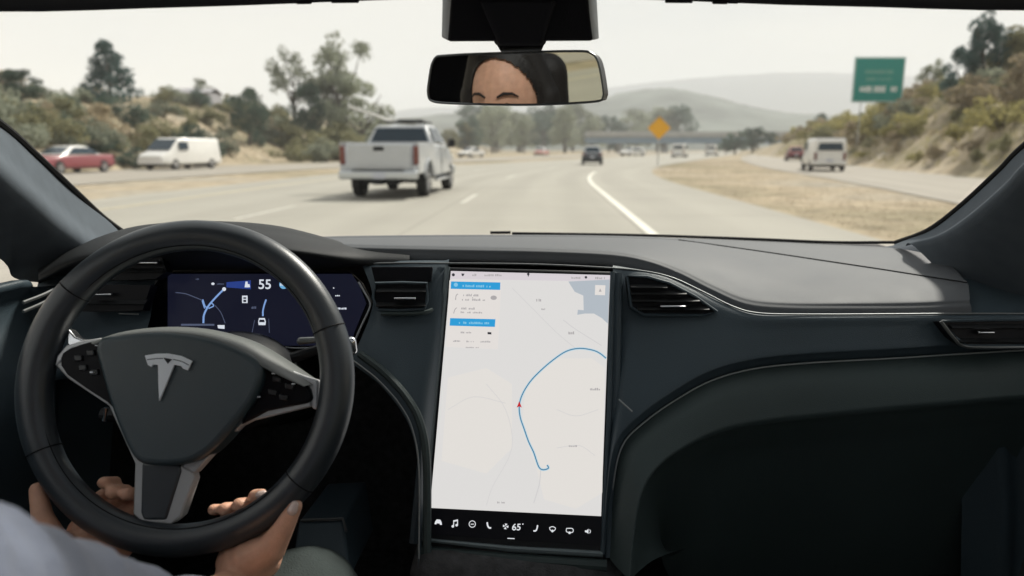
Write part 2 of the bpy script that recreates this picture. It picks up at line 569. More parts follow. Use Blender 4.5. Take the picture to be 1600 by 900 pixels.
# far hills: broad ridges with real depth
def ridge(name, prof, Y, depth, m, label, jag=0.0):
    """prof: photo skyline pixels; the ridge crest stands Y metres ahead"""
    crest = smooth([at(px, py, Y) for px, py in prof], 8)
    rows = []
    for q, s in ((-1, 0.0), (-.72, .18), (-.45, .52), (-.2, .85), (0, 1), (.3, .8), (.7, .3), (1, 0)):
        row = []
        for i, c in enumerate(crest):
            z = max(c.z, 0) * s - (1 if s == 0 else 0)
            z += jag * max(c.z, 0) * s * (vnoise(i * 1.7 + q * 4, q * 9 + i) + .5 * vnoise(i * 4.1, q * 23))
            row.append((c.x, Y + q * depth, z))
        rows.append(row)
    g = G(); g.grid(rows)
    tag(link(name, mesh(name, g, m, auto=180)), kind='structure', label=label)
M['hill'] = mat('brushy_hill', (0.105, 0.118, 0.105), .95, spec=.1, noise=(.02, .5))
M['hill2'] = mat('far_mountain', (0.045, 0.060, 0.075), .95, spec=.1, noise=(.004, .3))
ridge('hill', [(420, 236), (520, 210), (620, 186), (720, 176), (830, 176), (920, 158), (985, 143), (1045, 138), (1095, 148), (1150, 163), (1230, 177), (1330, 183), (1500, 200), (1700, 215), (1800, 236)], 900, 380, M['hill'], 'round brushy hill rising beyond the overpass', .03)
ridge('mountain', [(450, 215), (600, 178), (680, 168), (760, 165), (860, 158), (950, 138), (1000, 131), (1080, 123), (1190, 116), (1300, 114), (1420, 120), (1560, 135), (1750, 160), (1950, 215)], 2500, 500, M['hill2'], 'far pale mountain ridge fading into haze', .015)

# ------------------------------------------------------------------ vegetation
def leaf_mat(name, col, var=.35):
    m = bpy.data.materials.new(name)
    m.use_nodes = True
    nt = m.node_tree
    b = nt.nodes['Principled BSDF']
    b.inputs['Roughness'].default_value = 0.75
    b.inputs['Specular IOR Level'].default_value = 0.2
    tc = nt.nodes.new('ShaderNodeTexCoord')
    n1 = nt.nodes.new('ShaderNodeTexNoise'); n1.inputs['Scale'].default_value = 1.1; n1.inputs['Detail'].default_value = 5
    oi = nt.nodes.new('ShaderNodeObjectInfo')
    mr = nt.nodes.new('ShaderNodeMapRange')
    mr.inputs['From Min'].default_value = .3; mr.inputs['From Max'].default_value = .7
    mr.inputs['To Min'].default_value = 1 - var; mr.inputs['To Max'].default_value = 1 + var
    mx = nt.nodes.new('ShaderNodeMix'); mx.data_type = 'RGBA'; mx.blend_type = 'MULTIPLY'; mx.inputs['Factor'].default_value = 1
    mx.inputs['A'].default_value = (*col, 1)
    hs = nt.nodes.new('ShaderNodeHueSaturation')
    m2 = nt.nodes.new('ShaderNodeMapRange'); m2.inputs['To Min'].default_value = .75; m2.inputs['To Max'].default_value = 1.25
    k = nt.links.new
    k(tc.outputs['Object'], n1.inputs['Vector']); k(n1.outputs['Fac'], mr.inputs['Value']); k(mr.outputs['Result'], mx.inputs['B'])
    k(oi.outputs['Random'], m2.inputs['Value']); k(m2.outputs['Result'], hs.inputs['Value'])
    k(mx.outputs['Result'], hs.inputs['Color']); k(hs.outputs['Color'], b.inputs['Base Color'])
    tl = nt.nodes.new('ShaderNodeBsdfTranslucent'); ms = nt.nodes.new('ShaderNodeMixShader'); ms.inputs['Fac'].default_value = .42
    k(hs.outputs['Color'], tl.inputs['Color']); k(b.outputs[0], ms.inputs[1]); k(tl.outputs[0], ms.inputs[2])
    k(ms.outputs[0], nt.nodes['Material Output'].inputs['Surface'])
    return m
M['leaf_dark'] = leaf_mat('dark_green_leaves', (0.085, 0.120, 0.092), .25)
M['leaf_pine'] = leaf_mat('blue_green_needles', (0.066, 0.108, 0.100), .25)
M['leaf_grey'] = leaf_mat('grey_green_leaves', (0.27, 0.29, 0.22), .22)
M['leaf_olive'] = leaf_mat('olive_leaves', (0.235, 0.228, 0.130), .22)
M['leaf_yellow'] = leaf_mat('yellow_green_leaves', (0.330, 0.300, 0.130), .25)
M['leaf_tan'] = leaf_mat('dry_tan_brush', (0.33, 0.275, 0.185), .2)
M['leaf_brown'] = leaf_mat('dry_brown_verge_grass', (0.215, 0.170, 0.115), .2)
M['bark'] = mat('bark', (0.10, 0.085, 0.07), .9, noise=(6, .3))

def leaves(centres, radii, n, size, squash=.8, seed=0):
    """n small leaf quads in clumps"""
    r = np.random.default_rng(seed)
    c = np.array(centres); rad = np.array(radii)
    pick = r.choice(len(c), n, p=rad ** 2 / (rad ** 2).sum())
    d = r.normal(size=(n, 3)); d /= np.linalg.norm(d, axis=1)[:, None]
    p = c[pick] + d * (rad[pick] * r.uniform(.25, 1.08, n) ** .6)[:, None] * np.array([1, 1, squash])
    a = r.normal(size=(n, 3)); a /= np.linalg.norm(a, axis=1)[:, None]
    b_ = np.cross(a, r.normal(size=(n, 3))); b_ /= np.linalg.norm(b_, axis=1)[:, None]
    s = size * r.uniform(.5, 1.3, n)[:, None]
    v = np.stack([p - a * s, p + b_ * s * .55, p + a * s, p - b_ * s * .55], 1).reshape(-1, 3)
    f = np.arange(4 * n).reshape(n, 4)
    return v, f
def leaf_mesh(name, v, f, m):
    me = bpy.data.meshes.new(name)
    me.from_pydata(v.tolist(), [], f.tolist())
    me.materials.append(m)
    return me
def tree_parts(kind, seed):
    """(crown mesh, trunk mesh) of a tree one metre high, base at the origin"""
    r = np.random.default_rng(seed)
    tr = G()
    if kind == 'pine':
        cs, rs = [], []
        for k in range(64):
            t = r.uniform(.03, 1)
            w = .34 * (1 - t) ** .75 * r.uniform(.5, 1.15) + .02
            a = r.uniform(0, 6.28)
            cs.append((math.cos(a) * w, math.sin(a) * w, t * .97)); rs.append(.065 + .075 * (1 - t))
        v, f = leaves(cs, rs, 5200, .022, .8, seed)
        tr.tube([(0, 0, -.03), (.01, 0, .3), (0, .01, .95)], [.03, .022, .004], 7)
        for k in range(12):
            a = k * 2.4; t = .15 + k * .06
            tr.tube([(0, 0, t), (math.cos(a) * .28 * (1 - t), math.sin(a) * .28 * (1 - t), t + .03)], [.008, .002], 5)
        return v, f, tr
    if kind == 'gum':       # tall, open crown
        tops = []
        tr.tube([(0, 0, -.03), (.02, 0, .3), (.0, .02, .55)], [.03, .022, .016], 7)
        for k in range(9):
            a = k * 2.4 + r.uniform(-.3, .3); t = r.uniform(.3, .6)
            e = (math.cos(a) * r.uniform(.1, .27), math.sin(a) * r.uniform(.1, .27), r.uniform(.6, .95))
            tr.tube([(0, 0.01, t), (e[0] * .6, e[1] * .6, (t + e[2]) / 2), e], [.014, .009, .003], 5)
            tops.append(e)
        cs, rs = [], []
        for e in tops:
            for q in range(3):
                cs.append((e[0] + r.normal() * .05, e[1] + r.normal() * .05, e[2] + r.normal() * .06)); rs.append(r.uniform(.05, .10))
        v, f = leaves(cs, rs, 1700, .020, .9, seed)
        return v, f, tr
    if kind == 'broad':
        cs, rs = [], []
        for k in range(34):
            a = r.uniform(0, 6.28); t = r.uniform(.22, .93)
            w = .44 * math.sin(math.pi * (t * .85 + .12)) ** .7 * r.uniform(.3, 1)
            cs.append((math.cos(a) * w, math.sin(a) * w, t)); rs.append(r.uniform(.08, .15))
        v, f = leaves(cs, rs, 3400, .026, .8, seed)
        tr.tube([(0, 0, -.03), (.01, 0, .2), (0, .01, .6)], [.04, .03, .015], 7)
        for k in range(8):
            a = k * 2.4
            tr.tube([(0, 0, .2 + k * .03), (math.cos(a) * .3, math.sin(a) * .3, .45 + .05 * k)], [.014, .004], 5)
        return v, f, tr
    # shrub: one metre wide, dome of clumps from the ground
    cs, rs = [], []
    for k in range(22):
        a = r.uniform(0, 6.28); w = r.uniform(0, .42)
        cs.append((math.cos(a) * w, math.sin(a) * w, .06 + r.uniform(0, .52) * (1 - (w / .5) ** 2))); rs.append(r.uniform(.08, .17))
    v, f = leaves(cs, rs, 1300, .035, .8, seed)
    for k in range(6):
        a = k * 1.05
        tr.tube([(0, 0, -.05), (math.cos(a) * .2, math.sin(a) * .2, .3)], [.012, .004], 5)
    return v, f, tr
CACHE = {}
def plant(name, kind, seed, m, loc, size, label, cat, group=None, wide=1.0, rz=0.0):
    key = (kind, seed, m)
    if key not in CACHE:
        v, f, tr = tree_parts(kind, seed)
        CACHE[key] = (leaf_mesh('crown', v, f, M[m]), mesh('trunk', tr, M['bark']))
    t = thing(name, label, cat, loc, rz, group)
    t.scale = (size * wide, size * wide, size)
    for nm, me in zip(('crown', 'trunk' if kind != 'shrub' else 'stem'), CACHE[key]):
        link(nm, me, t)
    return t
def tree_at(name, kind, seed, m, px, top, Y, label, group=None, wide=1.0, cat='tree', sink=0.0):
    q = at(px, top, Y)
    base = hgt(q.x, Y) - sink
    return plant(name, kind, seed, m, (q.x, Y, base), q.z - base, label, cat, group, wide, rz=px)

TONE = {'leaf_olive': 'olive', 'leaf_tan': 'dry tan', 'leaf_grey': 'grey-green', 'leaf_dark': 'dark green', 'leaf_yellow': 'yellow-green'}
def shrub_at(m_, seed, x, Y, sz, up, where):
    lab = '%s %s shrub %s bank %s%s' % ('big' if sz > 2.8 else 'small', TONE[m_], 'low on the' if up < 6 else 'halfway up the' if up < 13 else 'high on the', where, '' if Y < 75 else ', farther along')
    plant('shrub', 'shrub', seed, m_, (x, Y, hgt(x, Y) - .1), sz, lab, 'shrub', lab, random.uniform(.9, 1.5), random.uniform(0, 6))
# left bank
tree_at('conifer_tree', 'pine', 3, 'leaf_pine', 163, 62, 64, 'dark conifer standing alone on the crest of the left bank', wide=1.15)
tree_at('dark_tree', 'broad', 5, 'leaf_dark', 25, 108, 50, 'dark green bushy tree by the driver-side pillar edge', wide=1.5)
tree_at('dark_tree', 'broad', 6, 'leaf_dark', -60, 90, 52, 'dark green tree mostly hidden by the driver-side pillar', wide=1.4)
tree_at('gum_tree', 'gum', 8, 'leaf_grey', 455, 74, 90, 'thin see-through tree with bare branches left of the grey-green trees', wide=.8)
tree_at('gum_tree', 'gum', 9, 'leaf_grey', 523, 74, 92, 'tall grey-green tree with wispy top above the pickup', wide=.95)
tree_at('broad_tree', 'broad', 10, 'leaf_grey', 512, 108, 94, 'narrow grey-green tree just under the wispy treetop', wide=.75)
tree_at('broad_tree', 'broad', 11, 'leaf_grey', 562, 120, 90, 'wide round grey-green tree directly behind the pickup roof', wide=1.0)
tree_at('broad_tree', 'broad', 12, 'leaf_dark', 478, 130, 88, 'small dark tree at the foot of the thin see-through tree', wide=.7)
tree_at('broad_tree', 'broad', 13, 'leaf_dark', 385, 138, 75, 'low dark round tree on the crest right of the grey shed', wide=.9)
tree_at('small_tree', 'broad', 14, 'leaf_grey', 313, 122, 95, 'small tree showing above the grey shed roof', wide=.8)
tree_at('dark_shrub', 'shrub', 22, 'leaf_dark', 300, 158, 52, 'large dark shrub midway up the left bank', wide=1.1, cat='shrub')
tree_at('dark_shrub', 'shrub', 23, 'leaf_dark', 205, 210, 47, 'dark shrub at the foot of the bank behind the white van', wide=1.4, cat='shrub')
tree_at('dark_shrub', 'shrub', 24, 'leaf_dark', 170, 130, 60, 'dark spreading shrub at the foot of the lone conifer', wide=1.6, cat='shrub')
tree_at('dark_shrub', 'shrub', 25, 'leaf_dark', 60, 140, 46, 'dark shrub below the bushy tree at the driver-side pillar', wide=1.3, cat='shrub')
for px, top, Y in ((448, 168, 84), (486, 172, 80), (520, 158, 86), (548, 176, 78), (585, 170, 84), (462, 190, 72), (505, 196, 70)):
    tree_at('broad_shrub', 'shrub', 30 + px % 4, 'leaf_grey' if px % 2 else 'leaf_olive', px, top, Y, 'broad grey-green shrub under the tall trees behind the pickup', 'broad shrubs under the tall trees behind the pickup', 1.5, 'shrub')
for px, top, Y in ((275, 150, 74), (322, 147, 76)):
    tree_at('broad_shrub', 'shrub', 31, 'leaf_olive', px, top, Y, 'broad olive shrub %s end of the grey shed' % ('in front of the driver-side' if px < 300 else 'in front of the pickup-side'), None, 1.6, 'shrub')
random.seed(21)
for i in range(128):
    Y = 38 + 110 * random.random() ** 1.5
    x = foot_l(Y) - 1.5 - random.random() ** 1.2 * 20
    k = random.random()
    m_ = 'leaf_olive' if k < .35 else 'leaf_tan' if k < .45 else 'leaf_grey' if k < .82 else 'leaf_dark'
    sz = random.uniform(1.5, 4.0)
    shrub_at(m_, 30 + i % 4, x, Y, sz, foot_l(Y) - x, 'beyond the oncoming lanes')
# right bank
tree_at('gum_tree', 'broad', 41, 'leaf_pine', 1545, 16, 50, 'dark ragged tree rising above the top of the right bank', wide=.62, sink=1.0)
tree_at('dark_tree', 'broad', 44, 'leaf_pine', 1512, 66, 50, 'small dark tree leaning against the ragged tree on the right bank', wide=.7, sink=1.0)
tree_at('broad_tree', 'broad', 42, 'leaf_grey', 1462, 93, 70, 'grey round tree on the bank just right of the green sign', wide=.9)
random.seed(33)
for i in range(44):
    Y = random.uniform(24, 62)
    x = foot_r(Y) + random.uniform(.6, 6)
    shrub_at(random.choice(['leaf_tan', 'leaf_tan', 'leaf_olive', 'leaf_yellow']), 50 + i % 4, x, Y, random.uniform(.7, 1.5), x - foot_r(Y), 'above the exit ramp')
for i in range(120):
    Y = 24 + 105 * random.random() ** 1.35
    x = foot_r(Y) + 2.0 + random.random() ** 1.4 * 15
    k = random.random()
    m_ = 'leaf_yellow' if k < .45 else 'leaf_olive' if k < .7 else 'leaf_tan' if k < .85 else 'leaf_grey'
    sz = random.uniform(1.5, 3.8)
    shrub_at(m_, 50 + i % 4, x, Y, sz, x - foot_r(Y), 'above the exit ramp')
# distant trees by the overpass and beyond the oncoming lanes
for i, (px, top, Y, w, m_) in enumerate([(1150, 205, 170, 1.1, 'leaf_dark'), (1178, 199, 172, 1.1, 'leaf_dark'), (1205, 205, 176, 1.0, 'leaf_dark'), (1135, 215, 168, 1.0, 'leaf_dark')]):
    tree_at('clump_tree', 'broad', 60 + i % 3, m_, px, top, Y, 'dark tree in the clump in front of the overpass', 'clump of dark trees before the overpass', w * 1.2)
tree_at('hazy_tree', 'broad', 63, 'leaf_dark', 1285, 178, 215, 'tall hazy tree above the white van', wide=.6)
tree_at('hazy_tree', 'broad', 64, 'leaf_grey', 1318, 192, 235, 'shorter hazy tree between the white van and the bank', wide=.7)
for i in range(34):
    px = 735 + (i * 37) % 330 + random.uniform(-6, 6)
    Y = 250 + (i * 53) % 130 if px > 925 else 200 + (i * 53) % 170
    top = random.uniform(158, 196) if px < 930 else random.uniform(165, 205)
    lab = '%s hazy %s tree in the distant belt %s' % ('tall' if top < 178 else 'short', 'grey-green' if i % 3 else 'dark green', 'just past the pickup' if px < 830 else 'below the mirror' if px < 925 else 'behind the overpass')
    tree_at('hazy_tree', 'broad', 60 + i % 4, 'leaf_grey' if i % 3 else 'leaf_dark', px, top, Y, lab, lab, random.uniform(.7, 1.2))
tree_at('hazy_tree', 'broad', 61, 'leaf_dark', 1060, 165, 330, 'dark hazy tree on the slope behind the yellow sign', wide=1.0)
for i, (px, top, Y) in enumerate([(600, 180, 150), (640, 190, 170), (700, 200, 190), (725, 192, 200)]):
    tree_at('broad_tree', 'broad', 60 + i, 'leaf_olive', px, top, Y, 'olive tree low on the bank beyond the pickup roof', 'olive trees beyond the pickup roof', 1.0)
# dry grass on verge and banks
def grass_field(name, n, region, size, m, label, seed):
    r = np.random.default_rng(seed)
    v = np.zeros((n * 3, 3)); k = 0
    while k < n:
        x, y = region(r)
        z = hgt(x, y)
        h = size * r.uniform(.4, 1.3); a = r.uniform(0, 6.28); w = h * .10
        dx, dy = math.cos(a) * w, math.sin(a) * w
        v[k * 3] = (x - dx, y - dy, z); v[k * 3 + 1] = (x + dx, y + dy, z); v[k * 3 + 2] = (x + r.normal() * h * .4, y + r.normal() * h * .4, z + h)
        k += 1
    tag(link(name, leaf_mesh(name, v, np.arange(3 * n).reshape(n, 3), M[m])), label, kind='stuff')
def reg_gore(r):
    while True:
        y = 8 + 70 * r.uniform() ** 1.3
        a = road_c(y) + 4.9; b = float(np.interp(y, [p[1] for p in RAMP], [p[0] for p in RAMP])) - .3
        if b > a:
            return r.uniform(a, b), y
def reg_left(r):
    y = r.uniform(25, 120)
    return foot_l(y) - r.uniform(0, 22), y
def reg_right(r):
    y = r.uniform(20, 120)
    return foot_r(y) + r.uniform(.2, 16), y
grass_field('grass', 15000, reg_gore, .050, 'leaf_brown', 'dry brown grass on the verge between highway and exit ramp', 1)
grass_field('bank_grass', 20000, reg_left, .28, 'leaf_tan', 'dry grass over the bank beyond the oncoming lanes', 2)
grass_field('slope_grass', 20000, reg_right, .28, 'leaf_yellow', 'dry grass over the bank above the exit ramp', 3)

# ------------------------------------------------------------------ overpass, signs, shed
M['girder'] = mat('shade_blue_girder', (0.17, 0.235, 0.30), .7, noise=(.6, .1))  # bluish shade and haze under the deck painted into the girder colour
M['concrete'] = mat('overpass_concrete', (0.36, 0.36, 0.35), .85, noise=(.6, .1))
def build_overpass():
    A, B = at(940, 214, 235), at(1420, 214, 235)
    t = thing('overpass', 'grey concrete road bridge crossing the highway ahead', 'bridge', ((A.x + B.x) / 2, 235, 0))
    L_ = B.x - A.x + 10
    lpart('girder', G().box((0, 0, 3.75), (L_, 8, 1.9)), M['girder'], t, False, bevel=.1)
    lpart('deck', G().box((0, 0, 5.05), (L_, 9, .7)), M['concrete'], t, False, bevel=.1)
    for s in (-1, 1):
        lpart('parapet', G().box((0, s * 4.6, 5.9), (L_, .35, 1.1)), M['concrete'], t, False)
    for k in range(-3, 4):
        lpart('pier', G().box((k * L_ / 7.5, 0, .85), (1.4, 5, 3.9)), M['concrete'], t, False, bevel=.15)
build_overpass()
M['sign_green'] = mat('green_sign_sheet', (0.012, 0.25, 0.215), .5)
M['sign_white'] = mat('white_sign_sheet', (0.75, 0.78, 0.76), .5)
M['sign_yellow'] = mat('yellow_sign_sheet', (0.80, 0.40, 0.01), .5)
M['galv'] = mat('galvanised_steel', (0.45, 0.46, 0.46), .5, metal=.6)
def build_green_sign():
    Y = 60
    a, b_ = at(1336, 89, Y), at(1409, 160, Y)
    cx, cz = (a.x + b_.x) / 2, (a.z + b_.z) / 2
    w, h = b_.x - a.x, a.z - b_.z
    gz = hgt(cx, Y)
    t = thing('road_sign', 'tall green guide sign with pale lettering beside the exit ramp bank', 'road sign', (cx, Y, gz))
    lpart('panel', G().box((0, 0, cz - gz), (w, .06, h)), M['sign_green'], t, False, bevel=.02)
    bd = G()
    for s in (-1, 1):
        bd.box((s * (w / 2 - .07), -.036, cz - gz), (.05, .008, h - .1)).box((0, -.036, cz - gz + s * (h / 2 - .07)), (w - .2, .008, .05))
    lpart('border', bd, M['sign_white'], t, False)
    r = random.Random(4)
    for (zz, hh, x0, x1, nm) in ((.62, .34, -.62, .55, 'place_lettering'), (.05, .3, -.5, .5, 'place_lettering'), (-.75, .5, -.72, .75, 'distance_lettering')):
        lg = G()
        x = x0 * w / 2
        while x < x1 * w / 2:
            ww = r.uniform(.10, .22) * hh * 2
            if r.random() > .15:
                lg.box((x + ww / 2, -.036, cz - gz + zz * h / 3.6), (ww * .75, .008, hh * r.uniform(.7, 1.0)))
            x += ww
        tag(lpart(nm, lg, M['sign_white'] if nm != 'place_lettering' else M['sign_mid'], t, False), kind='stuff')
    for s in (-1, 1):
        lpart('post', G().tube([(s * w * .3, .1, -.3), (s * w * .3, .1, cz - gz + h / 2 - .1)], .045, 8), M['galv'], t)
M['sign_mid'] = mat('pale_green_lettering', (0.16, 0.36, 0.30), .5)
build_green_sign()
def build_yellow_sign():
    Y = 56
    c = at(1030, 200, Y)
    t = thing('warning_sign', 'yellow diamond warning sign on a thin post before the overpass', 'road sign', (c.x, Y, 0))
    s = .86
    P = [(0, -.03, c.z + s), (s, -.03, c.z), (0, -.03, c.z - s), (-s, -.03, c.z)]
    lpart('panel', G().plate(P, (0, -1, 0), .03), M['sign_yellow'], t, False)
    q = s * .88
    lpart('border', G().tube([(0, -.032, c.z + q), (q, -.032, c.z), (0, -.032, c.z - q), (-q, -.032, c.z)], .018, 4, closed=True), M['black'], t, False)
    lpart('post', G().tube([(0, .04, -.2), (0, .04, c.z + s * .7)], .045, 8), M['galv'], t)
build_yellow_sign()
def build_shed():
    a, b_ = at(262, 138, 95), at(335, 138, 95)
    gz = hgt((a.x + b_.x) / 2, 95)
    t = thing('shed', 'long low grey shed on the crest of the left bank', 'shed', ((a.x + b_.x) / 2, 95, gz - .5))
    h = a.z - gz + .5
    w = b_.x - a.x
    lpart('wall', G().box((0, 0, h * .4), (w, 4, h * .8)), M['shedwall'], t, False)
    lpart('roof', G().grid([[(-w / 2 - .2, -2.3, h * .8), (w / 2 + .2, -2.3, h * .8)], [(-w / 2 - .2, 0, h), (w / 2 + .2, 0, h)], [(-w / 2 - .2, 2.3, h * .8), (w / 2 + .2, 2.3, h * .8)]]), M['shedwall'], t, False, solid=.08)
M['shedwall'] = mat('grey_shed_metal', (0.36, 0.35, 0.37), .7)
build_shed()

# ------------------------------------------------------------------ vehicles (local: x right, y forward, origin on the ground below the tail)
M['p_silver'] = mat('silver_car_paint', (0.47, 0.49, 0.51), .32, metal=.15, coat=.6, noise=(3, .05))
M['p_white'] = mat('white_car_paint', (0.74, 0.73, 0.70), .35, coat=.5, noise=(3, .04))
M['p_red'] = mat('red_car_paint', (0.23, 0.045, 0.055), .35, coat=.5)
M['p_dark'] = mat('dark_car_paint', (0.05, 0.055, 0.065), .35, coat=.5)
M['p_pink'] = mat('faded_red_car_paint', (0.50, 0.22, 0.18), .4, coat=.3)
M['cglass'] = mat('tinted_car_glass', (0.010, 0.026, 0.042), .12, spec=.4)
M['tyre'] = mat('tyre_rubber', (0.012, 0.012, 0.013), .85)
M['rim'] = mat('wheel_alloy', (0.40, 0.40, 0.40), .4, metal=.8)
M['tail'] = mat('tail_lamp_red', (0.15, 0.035, 0.028), .25, coat=.5)
M['lamp'] = mat('head_lamp', (0.7, 0.7, 0.68), .15, coat=.6)
M['plate'] = mat('number_plate', (0.5, 0.52, 0.58), .5)
M['under'] = mat('underbody', (0.010, 0.012, 0.014), .8)

def section(y, zb, zt, hb, ht, rnd=.12, n=5):
    """rounded cross-section ring at y, wide hb at the bottom and ht at the top"""
    pts = []
    def arc(cx, cz, a0, a1, r):
        for k in range(n):
            a = a0 + (a1 - a0) * k / (n - 1)
            pts.append(Vector((cx + r * math.cos(a), y, cz + r * math.sin(a))))
    r = min(rnd, (zt - zb) / 2.2)
    arc(hb - r, zb + r, -math.pi / 2, 0, r)
    arc(ht - r, zt - r, 0, math.pi / 2, r)
    arc(-ht + r, zt - r, math.pi / 2, math.pi, r)
    arc(-hb + r, zb + r, math.pi, 1.5 * math.pi, r)
    return pts
def body_loft(secs, rnd=.12):
    rings = [section(*s, rnd) for s in secs]
    n = len(rings[0])
    g = G()
    vs = [p for r in rings for p in r]
    fs = []
    for i in range(len(rings) - 1):
        for k in range(n):
            l = (k + 1) % n
            fs.append((i * n + k, i * n + l, (i + 1) * n + l, (i + 1) * n + k))
    fs.append(tuple(range(n)))
    fs.append(tuple((len(rings) - 1) * n + k for k in range(n))[::-1])
    return g.add(vs, fs)
def wheel_on(t, x, y, r, w, name='wheel'):
    wh = thing(name, None, None, (x, y, r)); wh.parent = t
    pr = [(-w / 2, r * .62), (-w / 2, r * .9), (-w / 2 + .03, r), (w / 2 - .03, r), (w / 2, r * .9), (w / 2, r * .62)]
    def lathe(profile, seg=28):
        g = G(); n = len(profile)
        vs = []
        for k in range(seg):
            a = 2 * math.pi * k / seg
            vs += [(p[0], p[1] * math.cos(a), p[1] * math.sin(a)) for p in profile]
        fs = [(k * n + j, k * n + j + 1, ((k + 1) % seg) * n + j + 1, ((k + 1) % seg) * n + j) for k in range(seg) for j in range(n - 1)]
        return g.add(vs, fs)
    lpart('tyre', lathe(pr), M['tyre'], wh)
    s = 1 if x > 0 else -1
    rg = lathe([(s * w * .30, .02), (s * w * .42, r * .15), (s * w * .36, r * .5), (s * w * .48, r * .62)])
    for k in range(6):
        a = k * math.pi / 3
        rg.tube([(s * w * .44, math.cos(a) * r * .1, math.sin(a) * r * .1), (s * w * .46, math.cos(a) * r * .6, math.sin(a) * r * .6)], .03, 5)
    lpart('rim', rg, M['rim'], wh)
    return wh

def build_pickup():
    P = gnd(604, 310)
    t = thing('pickup_truck', 'silver four-door pickup driving in the lane left of the bonnet', 'pickup truck', (-3.28, 18.35, 0), -.085)
    HW = 1.0
    # bed
    for s in (-1, 1):
        pts = [(0, .62), (0, 1.36), (2.05, 1.36), (2.05, .58), (1.72, .58), (1.64, .82), (1.45, .97), (1.2, 1.0), (.95, .97), (.78, .82), (.70, .62)]
        P3 = [Vector((s * HW, y, z)) for y, z in pts]
        lpart('bed_side', G().plate(P3, (s, 0, 0), .09), M['p_silver'], t, True, bevel=.03)
        lpart('bed_rail', G().box((s * (HW - .06), 1.02, 1.375), (.13, 2.08, .035)), M['p_silver'], t, True, bevel=.012)
        ar = [Vector((s * (HW + .012), 1.2 + .50 * math.cos(a), .44 + .54 * math.sin(a))) for a in np.linspace(.15, math.pi - .15, 14)]
        lpart('wheel_arch', G().tube(ar, .035, 6), M['p_silver'], t)
    lpart('bed_floor', G().box((0, 1.03, .78), (1.8, 2.03, .08)), M['under'], t, False)
    lpart('bed_front', G().box((0, 2.03, 1.05), (1.82, .05, .6)), M['p_silver'], t, False)
    tg = lpart('tailgate', G().box((0, -.02, 1.03), (1.62, .075, .64)), M['p_silver'], t, True, bevel=.025)
    lpart('tailgate_panel', G().box((0, -.062, .98), (1.46, .012, .40)), M['p_silver'], tg, True, bevel=.006)
    lpart('handle', G().box((0, -.066, 1.24), (.26, .03, .10)), M['black'], tg, True, bevel=.012)
    for s in (-1, 1):
        lpart('tail_light', G().box((s * .925, -.02, 1.08), (.135, .09, .46)), M['tail'], t, True, bevel=.025)
        lpart('corner_panel', G().box((s * .905, -.005, .74), (.19, .07, .2)), M['p_silver'], t, True, bevel=.02)
    bp = lpart('bumper', G().box((0, -.13, .60), (1.98, .22, .21)), M['chrome_soft'], t, True, bevel=.05, seg=3)
    lpart('bumper_step', G().box((0, -.16, .715), (1.3, .17, .02)), M['black'], bp, False)
    lpart('number_plate', G().box((.05, -.245, .585), (.32, .015, .15)), M['plate'], bp, True, bevel=.01)
    lpart('hitch', G().box((0, -.1, .42), (.28, .14, .12)), M['under'], t, True, bevel=.02)
    # cab
    cab = lpart('cab', body_loft([(2.10, .52, 1.36, HW, HW * .97), (2.14, .50, 1.38, HW, HW * .97), (4.1, .50, 1.34, HW, HW * .97), (4.25, .50, 1.28, HW, HW * .95)], .09), M['p_silver'], t)
    top = lpart('roof', body_loft([(2.16, 1.34, 1.40, .93, .92), (2.40, 1.34, 1.84, .90, .74), (2.62, 1.34, 1.90, .90, .73), (3.5, 1.34, 1.90, .90, .73), (3.75, 1.34, 1.86, .90, .74), (4.45, 1.30, 1.36, .92, .90)], .07), M['p_silver'], t)
    rw = [(-.66, 2.345, 1.785), (.66, 2.345, 1.785), (.80, 2.185, 1.42), (-.80, 2.185, 1.42)]
    n_ = (Vector(rw[1]) - Vector(rw[0])).cross(Vector(rw[3]) - Vector(rw[0])).normalized()
    if n_.y > 0: n_ = -n_
    lpart('rear_window', G().plate([Vector(p) + n_ * .035 for p in rw], n_, .03), M['cglass'], t, False)
    for s in (-1, 1):
        for y0, y1, y2, y3 in ((2.50, 3.05, 3.05, 2.42), (3.12, 3.62, 4.0, 3.12)):
            q = [Vector((s * .755, y0, 1.80)), Vector((s * .755, y1, 1.80)), Vector((s * .915, y2, 1.42)), Vector((s * .915, y3, 1.42))]
            lpart('side_window', G().plate([p + Vector((s * .022, 0, .01)) for p in q], (s, 0, 0), .03), M['cglass'], t, False)
        lpart('door_seam', G().box((s * 1.0, 3.08, .93), (.012, .015, .8)), M['under'], t, False)
        lpart('door_handle', G().box((s * 1.01, 2.75, 1.22), (.03, .18, .035)), M['p_silver'], t, True, bevel=.008)
        lpart('wing_mirror', G().box((s * 1.14, 4.02, 1.40), (.2, .1, .24)).box((s * 1.02, 4.03, 1.36), (.1, .06, .05)), M['black'], t, True, bevel=.03)
        lpart('running_board', G().box((s * .98, 3.1, .40), (.16, 1.7, .06)), M['p_silver'], t, True, bevel=.015)
    ws = [(-.70, 3.80, 1.85), (.70, 3.80, 1.85), (.86, 4.44, 1.39), (-.86, 4.44, 1.39)]
    n_ = Vector((0, .55, .83))
    lpart('windscreen', G().plate([Vector(p) + n_ * .03 for p in ws], n_, .02), M['cglass'], t, False)
    lpart('bonnet', body_loft([(4.2, .50, 1.30, HW, .93), (4.4, .50, 1.30, HW, .93), (5.2, .50, 1.24, HW * .98, .9), (5.5, .52, 1.12, .94, .86)], .1), M['p_silver'], t)
    for s in (-1, 1):
        lpart('headlight', G().box((s * .75, 5.5, .95), (.35, .1, .22)), M['lamp'], t, True, bevel=.03)
